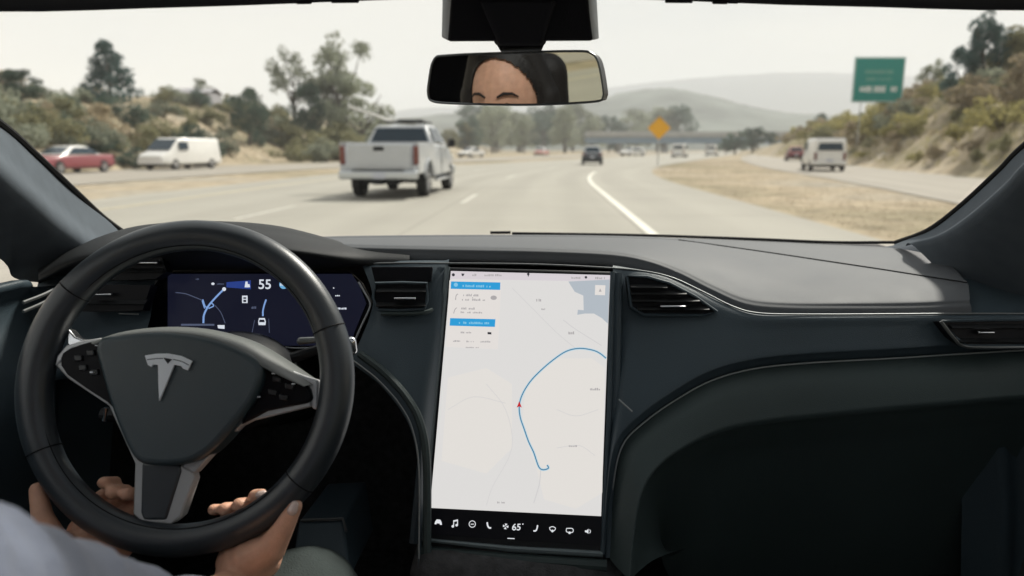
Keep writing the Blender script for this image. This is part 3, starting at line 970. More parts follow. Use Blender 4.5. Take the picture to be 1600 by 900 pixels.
    lpart('front_bumper', G().box((0, 5.52, .60), (1.96, .2, .26)), M['chrome_soft'], t, True, bevel=.05)
    un = G().box((0, 2.8, .52), (1.5, 5.0, .12)).tube([(-.8, 1.2, .42), (.8, 1.2, .42)], .07, 8).ball((0, 1.2, .42), (.17, .17, .17), 12, 8)
    un.tube([(-.8, 4.6, .42), (.8, 4.6, .42)], .06, 8).tube([(.45, .1, .42), (.45, 2.2, .42)], .045, 8)
    un.box((0, .3, .45), (.9, .25, .16))
    lpart('underbody', un, M['under'], t)
    for y in (1.2, 4.72):
        for s in (-1, 1):
            wheel_on(t, s * .86, y, .40, .27)
    return t
M['chrome_soft'] = mat('bumper_chrome', (0.55, 0.58, 0.60), .3, metal=.7)
pickup = build_pickup()

def build_car(name, label, loc, rz, paint, L_=4.4, W_=1.78, H_=1.45, kind='sedan', group=None, roof_paint=None, sides=True):
    """origin at the middle of the car on the ground, facing +y"""
    t = thing(name, label, 'van' if kind == 'van' else 'car', loc, rz, group)
    h, w = L_ / 2, W_ / 2
    if kind == 'van':
        lpart('body', body_loft([(-h, .38, H_ * .90, w * .94, w * .80), (-h + .12, .32, H_ * .985, w, w * .86), (h * .35, .30, H_ * .985, w, w * .86), (h * .58, .30, H_ * .78, w, w * .88), (h * .72, .30, H_ * .58, w, w * .88), (h * .95, .34, H_ * .48, w * .95, w * .85), (h, .40, H_ * .42, w * .88, w * .8)], .14), M[paint], t)
        a = H_
        lpart('rear_window', G().plate([(-w * .62, -h - .02, a * .84), (w * .62, -h - .02, a * .84), (w * .72, -h - .045, a * .62), (-w * .72, -h - .045, a * .62)], (0, -1, 0), .03), M['cglass'], t, False)
        q0, q1 = Vector((0, h * .42, a * .935)), Vector((0, h * .71, a * .62))
        n_ = Vector((0, a * .3, h * .30)).normalized()
        lpart('windscreen', G().plate([q0 + Vector((-w * .76, 0, 0)) + n_ * .03, q0 + Vector((w * .76, 0, 0)) + n_ * .03, q1 + Vector((w * .84, 0, 0)) + n_ * .03, q1 + Vector((-w * .84, 0, 0)) + n_ * .03], n_, .03), M['cglass'], t, False)
        for s in (-1, 1):
            for y0, y1 in ((-h * .8, -h * .3), (-h * .22, h * .1), (h * .16, h * .45))[0 if sides else 2:]:
                lpart('side_window', G().plate([(s * w * .93, y0, a * .86), (s * w * .93, y1, a * .86), (s * w * .99, y1 + .05, a * .62), (s * w * .99, y0, a * .62)], (s, 0, 0), .04), M['cglass'], t, False)
    else:
        lpart('body', body_loft([(-h, .42, .80, w * .86, w * .78), (-h + .1, .30, .92, w * .96, w * .88), (-h * .5, .24, .95, w, w * .92), (h * .4, .24, .93, w, w * .92), (h * .85, .26, .80, w * .96, w * .85), (h, .34, .66, w * .82, w * .74)], .13), M[paint], t)
        yb = -h * .86 if kind == 'hatch' else -h * .62
        cabin = [(yb, .88, .94, w * .86, w * .80), (yb + .38 if kind == 'hatch' else -h * .32, .88, H_ * .96, w * .86, w * .66), (-h * .1, .88, H_, w * .87, w * .66), (h * .12, .88, H_ * .97, w * .87, w * .66), (h * .48, .86, .95, w * .87, w * .8)]
        lpart('roof', body_loft(cabin, .09), M[roof_paint or paint], t)
        y0, z0, y1, z1 = cabin[0][0], cabin[0][2], cabin[1][0], cabin[1][2]
        def pane(ya, za, yb_, zb, wa, wb, nm):
            d = Vector((0, yb_ - ya, zb - za)).normalized()
            n_ = Vector((1, 0, 0)).cross(d)
            if n_.z < 0: n_ = -n_
            pts = [Vector((-wa, ya, za)), Vector((wa, ya, za)), Vector((wb, yb_, zb)), Vector((-wb, yb_, zb))]
            lpart(nm, G().plate([p + n_ * .02 for p in pts], n_, .03), M['cglass'], t, False)
        pane(y0 + (y1 - y0) * .1, z0 + (z1 - z0) * .1, y0 + (y1 - y0) * .88, z0 + (z1 - z0) * .88, w * .72, w * .58, 'rear_window')
        y0, z0, y1, z1 = cabin[4][0], cabin[4][2], cabin[3][0], cabin[3][2]
        pane(y0 + (y1 - y0) * .1, z0 + (z1 - z0) * .1, y0 + (y1 - y0) * .88, z0 + (z1 - z0) * .88, w * .74, w * .58, 'windscreen')
        for s in (-1, 1):
            q = [(s * w * .69, -h * .36, H_ * .92), (s * w * .69, h * .10, H_ * .92), (s * w * .88, h * .36, .97), (s * w * .88, yb + .25, .97)]
            lpart('side_window', G().plate([Vector(p) + Vector((s * .035, 0, 0)) for p in q], (s, 0, 0), .03), M['cglass'], t, False)
    for s in (-1, 1):
        lpart('tail_light', G().box((s * w * .80, -h - .0, .82), (.24, .09, .15) if kind != 'van' else (.14, .1, .42)), M['tail'], t, True, bevel=.02)
        lpart('headlight', G().box((s * w * .72, h - .1, .64), (.32, .14, .13)), M['lamp'], t, True, bevel=.02)
    lpart('bumper', G().box((0, -h + .02, .46), (W_ * .9, .16, .18)), M['under'] if kind != 'van' else M[paint], t, True, bevel=.03)
    lpart('bumper', G().box((0, h - .06, .42), (W_ * .86, .16, .16)), M['under'] if kind != 'van' else M[paint], t, True, bevel=.03)
    lpart('number_plate', G().box((0, -h - .075, .60), (.34, .015, .13)), M['plate'], t, False)
    lpart('underbody', G().box((0, 0, .28), (W_ * .84, L_ * .9, .14)), M['under'], t, False)
    for y in (-h * .62, h * .62):
        for s in (-1, 1):
            wheel_on(t, s * (w - .10), y, .32, .2)
    return t
def heading(Y):
    return -math.atan((road_c(Y + 1) - road_c(Y - 1)) / 2)
def put(px, py):
    q = gnd(px, py); return (q.x, q.y, 0)
build_car('white_van', 'white passenger van with dark rear window on the exit ramp', put(1284, 266), -.24, 'p_white', 4.6, 1.85, 1.84, 'van', sides=False)
build_car('red_car', 'small red car ahead of the white van on the exit ramp', put(1241, 251), -.28, 'p_red', 4.2, 1.75, 1.45, 'hatch', roof_paint='p_pink')
build_car('dark_car', 'dark hatchback with pale roof on the white line far ahead', put(925, 257), -.10, 'p_dark', 3.9, 1.62, 1.46, 'hatch', roof_paint='p_silver')
build_car('red_car', 'low red car in the oncoming lanes beside the driver-side pillar', put(108, 270), math.pi - .2, 'p_red', 4.8, 1.85, 1.40, 'sedan', roof_paint='p_white')
build_car('white_van', 'white van with teal windscreen in the oncoming lanes', put(284, 264), math.pi - .25, 'p_white', 5.4, 1.95, 1.90, 'van', sides=False)
build_car('pale_car', 'pale red car far off in the oncoming lanes', put(846, 243.5), math.pi - .3, 'p_pink', 4.4, 1.8, 1.5, 'sedan', roof_paint='p_white')
build_car('white_car', 'white car crossing far ahead below the overpass', put(988, 244), math.pi - 1.0, 'p_white', 4.6, 1.8, 1.5, 'hatch')
build_car('white_van', 'small white van far ahead below the yellow sign', put(1062, 246), heading(140), 'p_white', 4.8, 1.9, 1.95, 'van')
build_car('white_car', 'tiny white car behind the pickup bonnet in the oncoming lanes', put(736, 246), math.pi - .6, 'p_white', 4.5, 1.8, 1.45, 'sedan')
build_car('pale_van', 'tiny pale van before the dark clump of trees', put(1112, 243.5), heading(150), 'p_white', 4.8, 1.9, 1.9, 'van')
# pale board carried on the pickup roof
bd = thing('roof_board', 'pale board sticking out from the pickup roof', 'board', (0, 0, 0))
a_, b_ = at(545, 168, 21.3), at(612, 191, 21.6)
dv = (b_ - a_).normalized()
bd.location = (a_ + b_) / 2
pr = [(-.62, .06), (-.55, .13), (-.3, .18), (.2, .19), (.5, .15), (.62, .10)]
ln = (b_ - a_).length
top_ = [a_ + dv * ((s_ + .62) / 1.24 * ln) + Vector((0, w_, 0)) for s_, w_ in pr] + [a_ + dv * ((s_ + .62) / 1.24 * ln) - Vector((0, w_, 0)) for s_, w_ in reversed(pr)]
part('board', G().plate(top_, dv.cross(Vector((0, 1, 0))) * -1, .07), M['p_white'], bd, True, bevel=.02)
rk = thing('roof_rack', 'dark roof rack on top of the pickup cab', 'roof rack', pickup.location, pickup.rotation_euler.z)
for y in (2.6, 3.4):
    lpart('crossbar', G().tube([(-.66, y, 1.88), (-.66, y, 1.975), (.66, y, 1.975), (.66, y, 1.88)], .022, 6), M['black'], rk)
lpart('bundle', G().capsule((-.2, 3.0, 2.0), (.5, 2.8, 2.0), .06, .05, 8), M['under'], rk)

# ------------------------------------------------------------------ our car: shell
car = thing('car_body', 'dark cabin shell of the car seen from inside', 'car', (0, 0, 0.3))
PL = [at(-331, 12, .66), at(-150, 90, .80), at(0, 194, .97), at(60, 247, 1.06), at(120, 303, 1.17), at(160, 340, 1.25), at(195, 366, 1.31)]
PR = [at(1931, 12, .66), at(1750, 105, .80), at(1600, 228, .97), at(1560, 268, 1.03), at(1500, 323, 1.12), at(1450, 360, 1.20), at(1400, 379, 1.31)]
HEADER = [PL[0], at(0, 19, .75), at(200, 14, .78), at(400, 8, .80), at(600, 0, .815), at(800, -4, .82), at(1000, -1, .815), at(1200, 7, .80), at(1400, 12, .78), at(1600, 17, .75), PR[0]]
COWL = [PL[-1], at(300, 366, 1.38), at(450, 366, 1.43), at(620, 366, 1.46), at(800, 365, 1.47), at(1000, 368, 1.46), at(1180, 374, 1.43), at(1300, 379, 1.38), PR[-1]]
def resample(pts, n):
    P = smooth(pts, 10)
    d = [0]
    for a, b2 in zip(P, P[1:]): d.append(d[-1] + (b2 - a).length)
    out = []
    for k in range(n):
        s = d[-1] * k / (n - 1)
        j = min(max(i for i in range(len(d)) if d[i] <= s + 1e-9), len(P) - 2)
        q = (s - d[j]) / max(d[j + 1] - d[j], 1e-9)
        out.append(P[j].lerp(P[j + 1], min(q, 1)))
    return out
HD, CW = resample(HEADER, 25), resample(COWL, 25)
LP, RP = resample(PL, 9), resample(PR, 9)
rows = []
for i in range(9):
    q = i / 8
    row = []
    for j in range(25):
        s = j / 24
        p = HD[j].lerp(CW[j], q)
        base_l, base_r = HD[0].lerp(CW[0], q), HD[24].lerp(CW[24], q)
        p = p + (LP[i] - base_l) * (1 - s) ** 2 + (RP[i] - base_r) * s ** 2
        row.append(p + Vector((0, .3, .5)) * (.02 * math.sin(math.pi * q)))
    rows.append(row)
g = G(); g.grid(rows)
part('windscreen', g, M['glass'], car)
part('cowl_seal', G().tube([p + Vector((0, -.004, .001)) for p in smooth(COWL[4:], 8)], .0028, 6), M['rubber'], car)
for Pn in (PL, PR):
    part('window_seal', G().tube(smooth(Pn, 8), [.006 if Pn is PL else .0045] * (8 * (len(Pn) - 1) + 1), 8), M['rubber'], car)
part('wiper', G().tube([at(766, 363.5, 1.52), at(798, 363.2, 1.52)], .003, 6), M['rubber'], car)
# header and roof
back = [(-.56, -1.9), (-.50, -1.9), (-.3, -1.93), (0, -1.95), (.3, -1.93), (.50, -1.9), (.56, -1.9)]
hd = resample(HEADER, 15)
rr_ = []
for i, (q, dz) in enumerate([(0, 0), (.012, .006), (.05, .012), (.3, .055), (.6, .045), (.85, .0), (1, -.06)]):
    row = []
    for j in range(15):
        s = j / 14 * 2 - 1
        e = Vector((s * .56, -1.55, 1.36))
        p = hd[j].lerp(e, q)
        row.append(Vector((p.x, p.y, p.z + dz * (1 - .5 * s * s))))
    rr_.append(row)
LR = loft(rr_, 4, 2)
gh, gg = G(), G()
nR, nC = len(LR), len(LR[0])
for i in range(nR - 1):
    for j in range(nC - 1):
        q4 = [LR[i][j], LR[i][j + 1], LR[i + 1][j + 1], LR[i + 1][j]]
        (gg if (9 <= i < 20 and 4 <= j < nC - 5) else gh).add(q4, [(0, 1, 2, 3)])
part('headliner', gh, M['head'], car)
part('added_roof_pane', gg, M['glass_roof'], car)  # unseen glass panel, added to light the cabin from above
for px in ((448, 462, 485, 517),):
    pass
for a, b2, y in ((447, 462, 3.2), (463.5, 486, 4.0), (518, 560, 2.2)):
    for sgn in (1, -1):
        xa, xb = (a, b2) if sgn > 0 else (1600 - a, 1600 - b2)
        part('visor_clip', G().tube([at(xa, y - 3.2, .805), at(xb, y - 3.6, .805)], .0038, 6), M['head'], car)
# pillars: trim lofts between the glass edge and the side window
def pillar(edge, mid, out, nm):
    g = G(); g.grid(loft([edge, [a.lerp(b2, .5) + (a - b2).cross(Vector((0, 1, .5))) * 0 for a, b2 in zip(edge, mid)], mid, out], 6, 6))
    return part(nm, g, M['pillar'], car, auto=180)
pe = [PL[0] + Vector((-.004, 0, -.004)), PL[1] + Vector((-.004, 0, -.004)), PL[2], PL[3], PL[4], PL[6]]
pm = [at(-360, 100, .62), at(-170, 165, .75), at(-22, 262, .86), at(38, 314, .94), at(95, 362, 1.04), at(160, 404, 1.15)]
po = [at(-420, 210, .64), at(-230, 270, .80), at(-8, 398, .99), at(22, 434, 1.07), at(70, 442, 1.12), at(130, 446, 1.16)]
pillar(pe, pm, po, 'pillar')
qe = [PR[0], PR[1], PR[2], PR[3], PR[4], PR[5], at(1395, 383, 1.30)]
qm = [at(1970, 100, .62), at(1790, 165, .75), at(1625, 262, .89), at(1583, 305, .945), at(1528, 352, 1.02), at(1482, 378, 1.09), at(1432, 388, 1.17)]
qo = [at(2050, 210, .64), at(1860, 280, .80), at(1720, 400, .95), at(1690, 450, 1.01), at(1650, 490, 1.06), at(1600, 500, 1.08), at(1540, 500, 1.08)]
pillar(qe, qm, qo, 'pillar')
# doors: panels below the side windows, closing the sides
def door(sgn):
    top = [at(150, 446, 1.09), at(60, 452, 1.02), at(0, 450, .95), Vector((-.76, .5, 1.02)), Vector((-.76, 0, 1.0)), Vector((-.74, -.9, 1.02)), Vector((-.70, -1.8, 1.06))]
    if sgn > 0:
        top = [at(1530, 492, 1.02), at(1600, 492, .98), at(1680, 492, .94), Vector((.76, .5, 1.0)), Vector((.76, 0, 1.0)), Vector((.74, -.9, 1.02)), Vector((.70, -1.8, 1.06))]
    rows = [[p + Vector((sgn * .10, 0, -.02)) for p in top], [p + Vector((sgn * .03, 0, .0)) for p in top], top,
            [p + Vector((sgn * .015, 0, -.04)) for p in top], [p + Vector((-sgn * .02, 0, -.14)) for p in top], [p + Vector((sgn * .01, 0, -.30)) for p in top], [p + Vector((sgn * .05, 0, -.75)) for p in top]]
    g = G(); g.grid(loft(rows, 3, 5))
    d = part('door', g, M['fascia'], car, auto=180)
    for k, off in enumerate((.0, .022)):
        if sgn < 0:
            ln = smooth([at(22, 487 - k * 14, .93), at(60, 470 - k * 12, .97), at(100, 444 - k * 8, 1.03)], 5)
            part('door_trim', G().tube([p + Vector((.012, 0, .0)) for p in ln], .0025, 6), M['silver_dark'], d)
    # window pane, B-pillar and rear quarter
    s = sgn
    part('side_pane', G().add([(s * .79, .95, 1.08), (s * .79, .26, 1.06), (s * .63, .24, 1.37), (s * .62, .60, 1.36)], [(0, 1, 2, 3)]), M['glass_side'], car)
    part('side_pane', G().add([(s * .79, -.09, 1.06), (s * .79, -1.7, 1.06), (s * .60, -1.4, 1.36), (s * .62, -.08, 1.37)], [(0, 1, 2, 3)]), M['glass_dark'], car)
    part('centre_pillar', G().add([(s * .785, .20, .98), (s * .785, -.10, .98), (s * .62, -.08, 1.39), (s * .62, .175, 1.39)], [(0, 1, 2, 3)]), M['head'], car, solid=.04)
    part('roof_rail', G().tube([(s * .64, .64, 1.362), (s * .62, .2, 1.385), (s * .60, -.6, 1.385), (s * .57, -1.5, 1.36)], .028, 8), M['head'], car)
    part('sill', G().box((s * .78, -.3, .36), (.12, 3.2, .25)), M['carpet'], car)
door(-1); door(1)
part('floor_pan', G().box((0, 0.0, .27), (1.6, 4.2, .06)), M['carpet'], car, False)
for s in (-1, 1):
    part('kick_panel', G().box((s * .77, .9, .62), (.04, 1.5, .70)), M['carpet'], car, False)
    part('door_lower', G().box((s * .80, -.7, .62), (.04, 2.0, .70)), M['carpet'], car, False)
part('floor_mat', G().box((.42, 1.0, .31), (.50, .6, .015)), M['trousers'], car, True, bevel=.004)
part('firewall', G().box((0, 1.62, .62), (1.6, .05, .76)), M['carpet'], car, False)
part('bulkhead_top', G().box((0, 1.50, 1.012), (1.66, .30, .03)), M['carpet'], car, False)
part('tunnel', G().box((0, .55, .40), (.30, 2.1, .2)), M['carpet'], car, True, bevel=.03)
part('rear_shelf', G().box((0, -1.75, .98), (1.5, .6, .05)), M['bench'], car, False)
part('rear_pane', G().add([(-.58, -2.35, 1.02), (.58, -2.35, 1.02), (.55, -1.58, 1.37), (-.55, -1.58, 1.37)], [(0, 1, 2, 3)]), M['glass_rear'], car)
for s in (-1, 1):
    part('rear_pillar', G().add([(s * .72, -1.6, 1.02), (s * .58, -2.35, 1.0), (s * .54, -1.56, 1.37), (s * .60, -1.3, 1.37)], [(0, 1, 2, 3)]), M['head'], car, solid=.03)
part('rear_bulkhead', G().box((0, -2.1, .65), (1.5, .05, .7)), M['carpet'], car, False)
hr = [[at(px, 366, 1.54) + Vector((0, q * .95, -.06 - q * .24 - .05 * ((px - 800) / 700) ** 2)) for px in (100, 300, 550, 800, 1050, 1300, 1500)] for q in (0, .3, .7, 1)]
g = G(); g.grid(loft(hr, 3, 3)); part('bonnet', g, M['p_dark'], car)

# ------------------------------------------------------------------ dashboard
dash = thing('dashboard', 'dark padded dashboard spanning the cabin under the windscreen', 'dashboard', (0, 1.0, .9))
R0 = [at(440, 372, 1.425), at(545, 368.5, 1.445), at(700, 367, 1.46), at(850, 367, 1.46), at(960, 368.5, 1.455), at(1050, 371.5, 1.445), at(1130, 374, 1.435), at(1210, 377, 1.42), at(1290, 380, 1.39), at(1380, 386, 1.31), at(1440, 395, 1.22), at(1485, 415, 1.12), at(1511, 441, 1.04)]
R1 = [at(440, 376, 1.40), at(545, 372, 1.41), at(700, 369.5, 1.42), at(850, 369.5, 1.42), at(960, 371, 1.41), at(1060, 375, 1.385), at(1140, 386, 1.33), at(1220, 397.5, 1.27), at(1300, 409.5, 1.205), at(1380, 421.5, 1.14), at(1440, 431, 1.09), at(1485, 438, 1.055), at(1511, 442, 1.035)]
R2 = [at(440, 380, 1.06), at(560, 385, 1.07), at(700, 388, 1.075), at(850, 391, 1.075), at(955, 396, 1.07), at(1012, 406, 1.06), at(1062, 424, 1.05), at(1112, 449, 1.035), at(1165, 471, 1.015), at(1230, 477.5, 1.005), at(1330, 478, .995), at(1430, 477, .985), at(1515, 473, .975)]
R3 = [p + Vector((0, -.005, -.006)) for p in R2]
R4 = [p + Vector((0, -.004, -.021)) for p in R2]
R5 = [p + Vector((0, .03, -.024)) for p in R2]
def mid(a, b2, q, dz=0.0):
    return [x.lerp(y, q) + Vector((0, 0, dz)) for x, y in zip(a, b2)]
g = G(); g.grid(loft([R0, mid(R0, R1, .5, .0015), [p + Vector((0, .003, 0)) for p in R1], [p + Vector((0, -.004, -.006)) for p in R1]], 4, 6))
part('cowl_panel', g, M['pad'], dash, auto=180)
g = G(); g.grid(loft([[p + Vector((0, .004, -.012)) for p in R1], [p + Vector((0, -.0015, -.0005)) for p in R1], mid(R1, R2, .5, .006), mid(R1, R2, .92, .004), R2, R3, R4, R5], 5, 6))
part('dash_pad', g, M['pad'], dash, auto=180)
part('pad_seam', G().tube([p + Vector((0, 0, .0006)) for p in smooth(R1[5:], 8)], .0009, 6), M['rubber'], dash)
# pad end cap at the passenger door
fillp = [at(1330, 383, 1.33) + Vector((0, 0, -.006)), at(1430, 396, 1.24) + Vector((0, 0, -.006)), at(1500, 425, 1.10) + Vector((0, 0, -.008)), at(1516, 460, 1.0) + Vector((0, 0, -.01)), at(1516, 492, .97)]
g = G(); g.grid([[p for p in fillp], [p + Vector((.14, .02, -.02)) for p in fillp]])
part('end_panel', g, M['fascia'], dash)
ci = [at(1368, 388, 1.33), at(1440, 404, 1.25), at(1505, 445, 1.12), at(1520, 480, 1.05)]
co = [at(1440, 376, 1.31), at(1490, 366, 1.24), at(1540, 430, 1.17), at(1560, 480, 1.12)]
g = G(); g.grid(loft([ci, co], 3, 4))
part('corner_panel', g, M['pillar'], dash, auto=180)
# silver trim line under the pad
TR = [at(560, 412, 1.045), at(630, 411, 1.045), at(700, 411.5, 1.045), at(830, 413, 1.045), at(940, 418, 1.04), at(1000, 423, 1.035), at(1050, 434, 1.025), at(1100, 457, 1.01), at(1145, 479, .995), at(1185, 489.5, .985), at(1260, 491.5, .98), at(1400, 491, .972), at(1520, 490, .965), at(1590, 490, .96), at(1700, 491, .95)]
part('trim_strip', G().tube(smooth(TR, 8), .0014, 8), M['trim_dark'], dash)
# fascia on the passenger side
T = [(958, 423, 1.035), (978, 424, 1.035), (1003, 427, 1.03), (1042, 435, 1.022), (1082, 452, 1.012), (1130, 475, .998), (1180, 492, .985), (1260, 494, .978), (1400, 493.5, .970), (1500, 493, .965), (1620, 493, .955), (1800, 493, .94)]
B = [(948, 860, .875), (957, 760, .90), (972, 694, .92), (1008, 656, .935), (1058, 621, .950), (1110, 593, .962), (1170, 575.5, .972), (1250, 566, .975), (1400, 557.5, .970), (1500, 551, .965), (1620, 544, .955), (1800, 535, .94)]
BU = [(943, 855, .865), (950, 755, .89), (963, 688, .908), (998, 648, .922), (1050, 611, .937), (1104, 581, .949), (1166, 563, .958), (1248, 553, .961), (1400, 544.5, .956), (1500, 538, .951), (1620, 531, .941), (1800, 522, .925)]
Tp, Bp, Bup = [at(*q) for q in T], [at(*q) for q in B], [at(*q) for q in BU]
g = G(); g.grid(loft([[p + Vector((0, .03, -.008)) for p in Tp], Tp, mid(Tp, Bup, .35), mid(Tp, Bup, .7), Bup, [p + Vector((0, .004, -.002)) for p in Bup]], 5, 5))
part('fascia_panel', g, M['fascia'], dash, auto=180)
g = G(); g.grid(loft([[p + Vector((0, .003, .0015)) for p in Bup], [p + Vector((0, .004, -.001)) for p in Bup], Bp, [p + Vector((0, .01, -.001)) for p in Bp]], 3, 5))
part('edge_band', g, M['fascia'], dash, auto=180)
part('stitching', G().tube([p + Vector((0, -.003, -.001)) for p in smooth(Bp, 6)], .0012, 6), M['stitch'], dash)
part('trim_strip', G().tube([at(967, 624, .925), at(988, 643, .918)], .0011, 6), M['stitch'], dash)
# knee panel below the seam
K = [(985, 905, .82), (990, 850, .84), (1003, 772, .865), (1032, 727, .89), (1077, 696, .91), (1130, 673, .925), (1190, 661, .935), (1260, 653, .94), (1410, 638, .938), (1510, 629, .93), (1630, 618, .92), (1810, 600, .90)]
Kp = [at(*q) for q in K]
Bk = [p + Vector((0, -.0005, -.0035)) for p in Bp]
def under(kk):
    out = []
    for i, p in enumerate(Kp):
        t = min(1, i / 5)
        a = (Vector((.012, .02, -.004)), Vector((.045, .07, -.015)), Vector((.11, .16, -.05)))[kk]
        c = (Vector((0, .016, -.022)), Vector((0, .06, -.10)), Vector((0, .16, -.36)))[kk]
        out.append(p + a.lerp(c, t))
    return out
g = G(); g.grid(loft([[p + Vector((0, .01, .002)) for p in Bk], Bk, [p + Vector((0, -.010, 0)) for p in mid(Bk, Kp, .30)], [p + Vector((0, -.006, 0)) for p in mid(Bk, Kp, .8)], Kp, under(0), under(1), under(2)], 5, 5))
part('knee_panel', g, M['knee'], dash, auto=180)
# driver side of the centre stack
T2 = [(566, 413, 1.05), (582, 413.5, 1.045), (605, 413, 1.045), (645, 413, 1.043), (675, 414, 1.042), (692, 416, 1.04), (700, 418, 1.04)]
B2 = [(551, 560, .965), (566, 571, .957), (592, 592, .945), (624, 628, .93), (645, 668, .915), (655, 730, .895), (655, 870, .865)]
T2p, B2p = [at(*q) for q in T2], [at(*q) for q in B2]
C2p = mid(T2p, B2p, .5)
C2p[0] = at(583, 474, 1.01); C2p[1] = at(590, 480, 1.008)
g = G(); g.grid(loft([[p + Vector((0, .03, -.008)) for p in T2p], T2p, C2p, B2p, [p + Vector((0, .03, -.004)) for p in B2p], [p + Vector((.0, .25, -.01)) for p in B2p]], 5, 5))
part('centre_panel', g, M['fascia'], dash, auto=180)
part('stitching', G().tube([p + Vector((0, -.003, -.001)) for p in smooth(B2p, 6)], .0011, 6), M['stitch'], dash)
# second soft line: rounded edge roll beside it
part('edge_roll', G().tube([p + Vector((.010, .001, .006)) for p in smooth(B2p, 6)], .0055, 8), M['knee'], dash)
# console below the screen, and walls of the two footwells
part('console_front', G().box((.005, .93, .60), (.28, .16, .24)), M['carpet'], dash, True, bevel=.03)
# left dash beside the driver's door
T3 = [(60, 440, 1.06), (100, 425, 1.06), (150, 412, 1.06), (200, 411, 1.06), (246, 424, 1.045)]
B3 = [(60, 600, .96), (100, 592, .96), (150, 586, .96), (190, 580, .96), (224, 570, .96)]
T3p, B3p = [at(*q) for q in T3], [at(*q) for q in B3]
g = G(); g.grid(loft([[p + Vector((0, .05, .01)) for p in T3p], T3p, mid(T3p, B3p, .3), mid(T3p, B3p, .5), B3p, [p + Vector((0, .2, 0)) for p in B3p]], 4, 4))
part('fascia_panel', g, M['fascia'], dash, auto=180)
# binnacle hood over the instruments
H0 = [at(60, 420, 1.25), at(120, 385, 1.32), at(200, 371, 1.37), at(280, 370, 1.40), at(360, 370, 1.41), at(440, 372, 1.42), at(520, 375, 1.40), at(575, 386, 1.22), at(640, 400, 1.12)]
H1 = [at(60, 425, 1.15), at(120, 385, 1.15), at(200, 356, 1.15), at(280, 347, 1.15), at(360, 346.5, 1.15), at(440, 354, 1.15), at(520, 374, 1.13), at(575, 391, 1.10), at(640, 402, 1.085)]
H2 = [at(60, 430, 1.02), at(120, 400, 1.01), at(200, 386, 1.0), at(280, 380, .995), at(360, 379, .995), at(440, 384, 1.0), at(520, 395, 1.02), at(575, 402, 1.045), at(640, 406, 1.055)]
H3 = [p + Vector((0, -.002, -.012)) for p in H2]
H4 = [at(60, 440, 1.06), at(120, 428, 1.05), at(200, 424, 1.05), at(280, 422, 1.05), at(360, 421, 1.05), at(440, 421, 1.05), at(520, 420, 1.055), at(575, 414, 1.06), at(640, 412, 1.07)]
g = G(); g.grid(loft([H0, H1, mid(H1, H2, .6, .006), H2, H3, H4], 5, 5))
part('binnacle_hood', g, M['hood'], dash, auto=180)

# air vents: frame, slats and a metal tab each
def vent(outline, Y, slats, tab, rim=True, tilt=.25, sm=2):
    pl = Plane(at(outline[0][0], outline[0][1], Y), (0, -1, tilt))
    cx = sum(p[0] for p in outline) / len(outline); cy = sum(p[1] for p in outline) / len(outline)
    v = part('air_vent', G().plate([pl.p(x, y, .004) for x, y in outline], pl.n, .02), M['gloss'], dash, False)  # black plate stands in for the shade inside the opening
    if rim:
        part('vent_frame', G().tube([pl.p(x, y, .006) for x, y in outline], .0022, 6, closed=True), M['fascia'], v)
    for (x0, x1, y) in slats:
        part('slat', G().box((pl.p((x0 + x1) / 2, y, .006)), ((x1 - x0) / F * Y * 1.02, .012, .0016), Matrix.Rotation(.35, 3, 'X')), M['slat'], v, False)
    if tab:
        x0, x1, y = tab
        part('tab', G().box(pl.p((x0 + x1) / 2, y, .012), ((x1 - x0) / F * Y, .010, .0026)), M['chrome'], v, True, bevel=.001)
M['slat'] = mat('vent_slat', (0.010, 0.011, 0.012), .5)
vent([(979, 432), (1010, 433), (1045, 443), (1085, 464), (1118, 487), (1100, 493), (1005, 492), (985, 480)], 1.005, [(984, 1040, 447), (985, 1070, 457), (986, 1090, 468), (995, 1105, 481)], (1028, 1068, 478.5))
vent([(588, 443), (630, 442), (668, 443), (668, 470), (664, 483), (625, 485), (592, 484), (584, 466)], 1.005, [(590, 666, 453), (590, 666, 475)], (618, 652, 466))
pn = Plane(at(630, 430, 1.02), (0, -1, .25))
part('gloss_panel', G().plate([pn.p(x, y, .002) for x, y in ((580, 417), (676, 417), (673, 440), (586, 440))], pn.n, .01), M['gloss'], dash, True, bevel=.001)
part('vent_ledge', G().tube(smooth([at(596, 490, .99), at(640, 490, .99), at(664, 488, .99), at(676, 484, .995)], 4), .003, 8), M['knee'], dash)
vent([(1468, 502), (1530, 500), (1640, 499), (1640, 540), (1560, 540), (1505, 540), (1488, 527)], .945, [(1480, 1640, 509), (1492, 1640, 531)], (1517, 1542, 518.5))
vent([(150, 404), (200, 401), (255, 401), (262, 425), (245, 436), (200, 438), (140, 438)], 1.01, [(145, 258, 422)], (200, 255, 411.5), False)
vent([(135, 446), (180, 445), (238, 446), (225, 485), (180, 487), (130, 487)], 1.0, [(135, 232, 472)], (157, 184, 460), False)
part('trim_strip', G().tube([at(186, 490, .985), at(216, 491, .985)], .0012, 6), M['silver_dark'], dash)
part('trim_strip', G().tube(smooth([at(1470, 502, .935), at(1490, 528, .93), at(1504, 540, .93), at(1530, 543, .93), at(1600, 543, .925)], 5), .0022, 6), M['silver_dark'], dash)

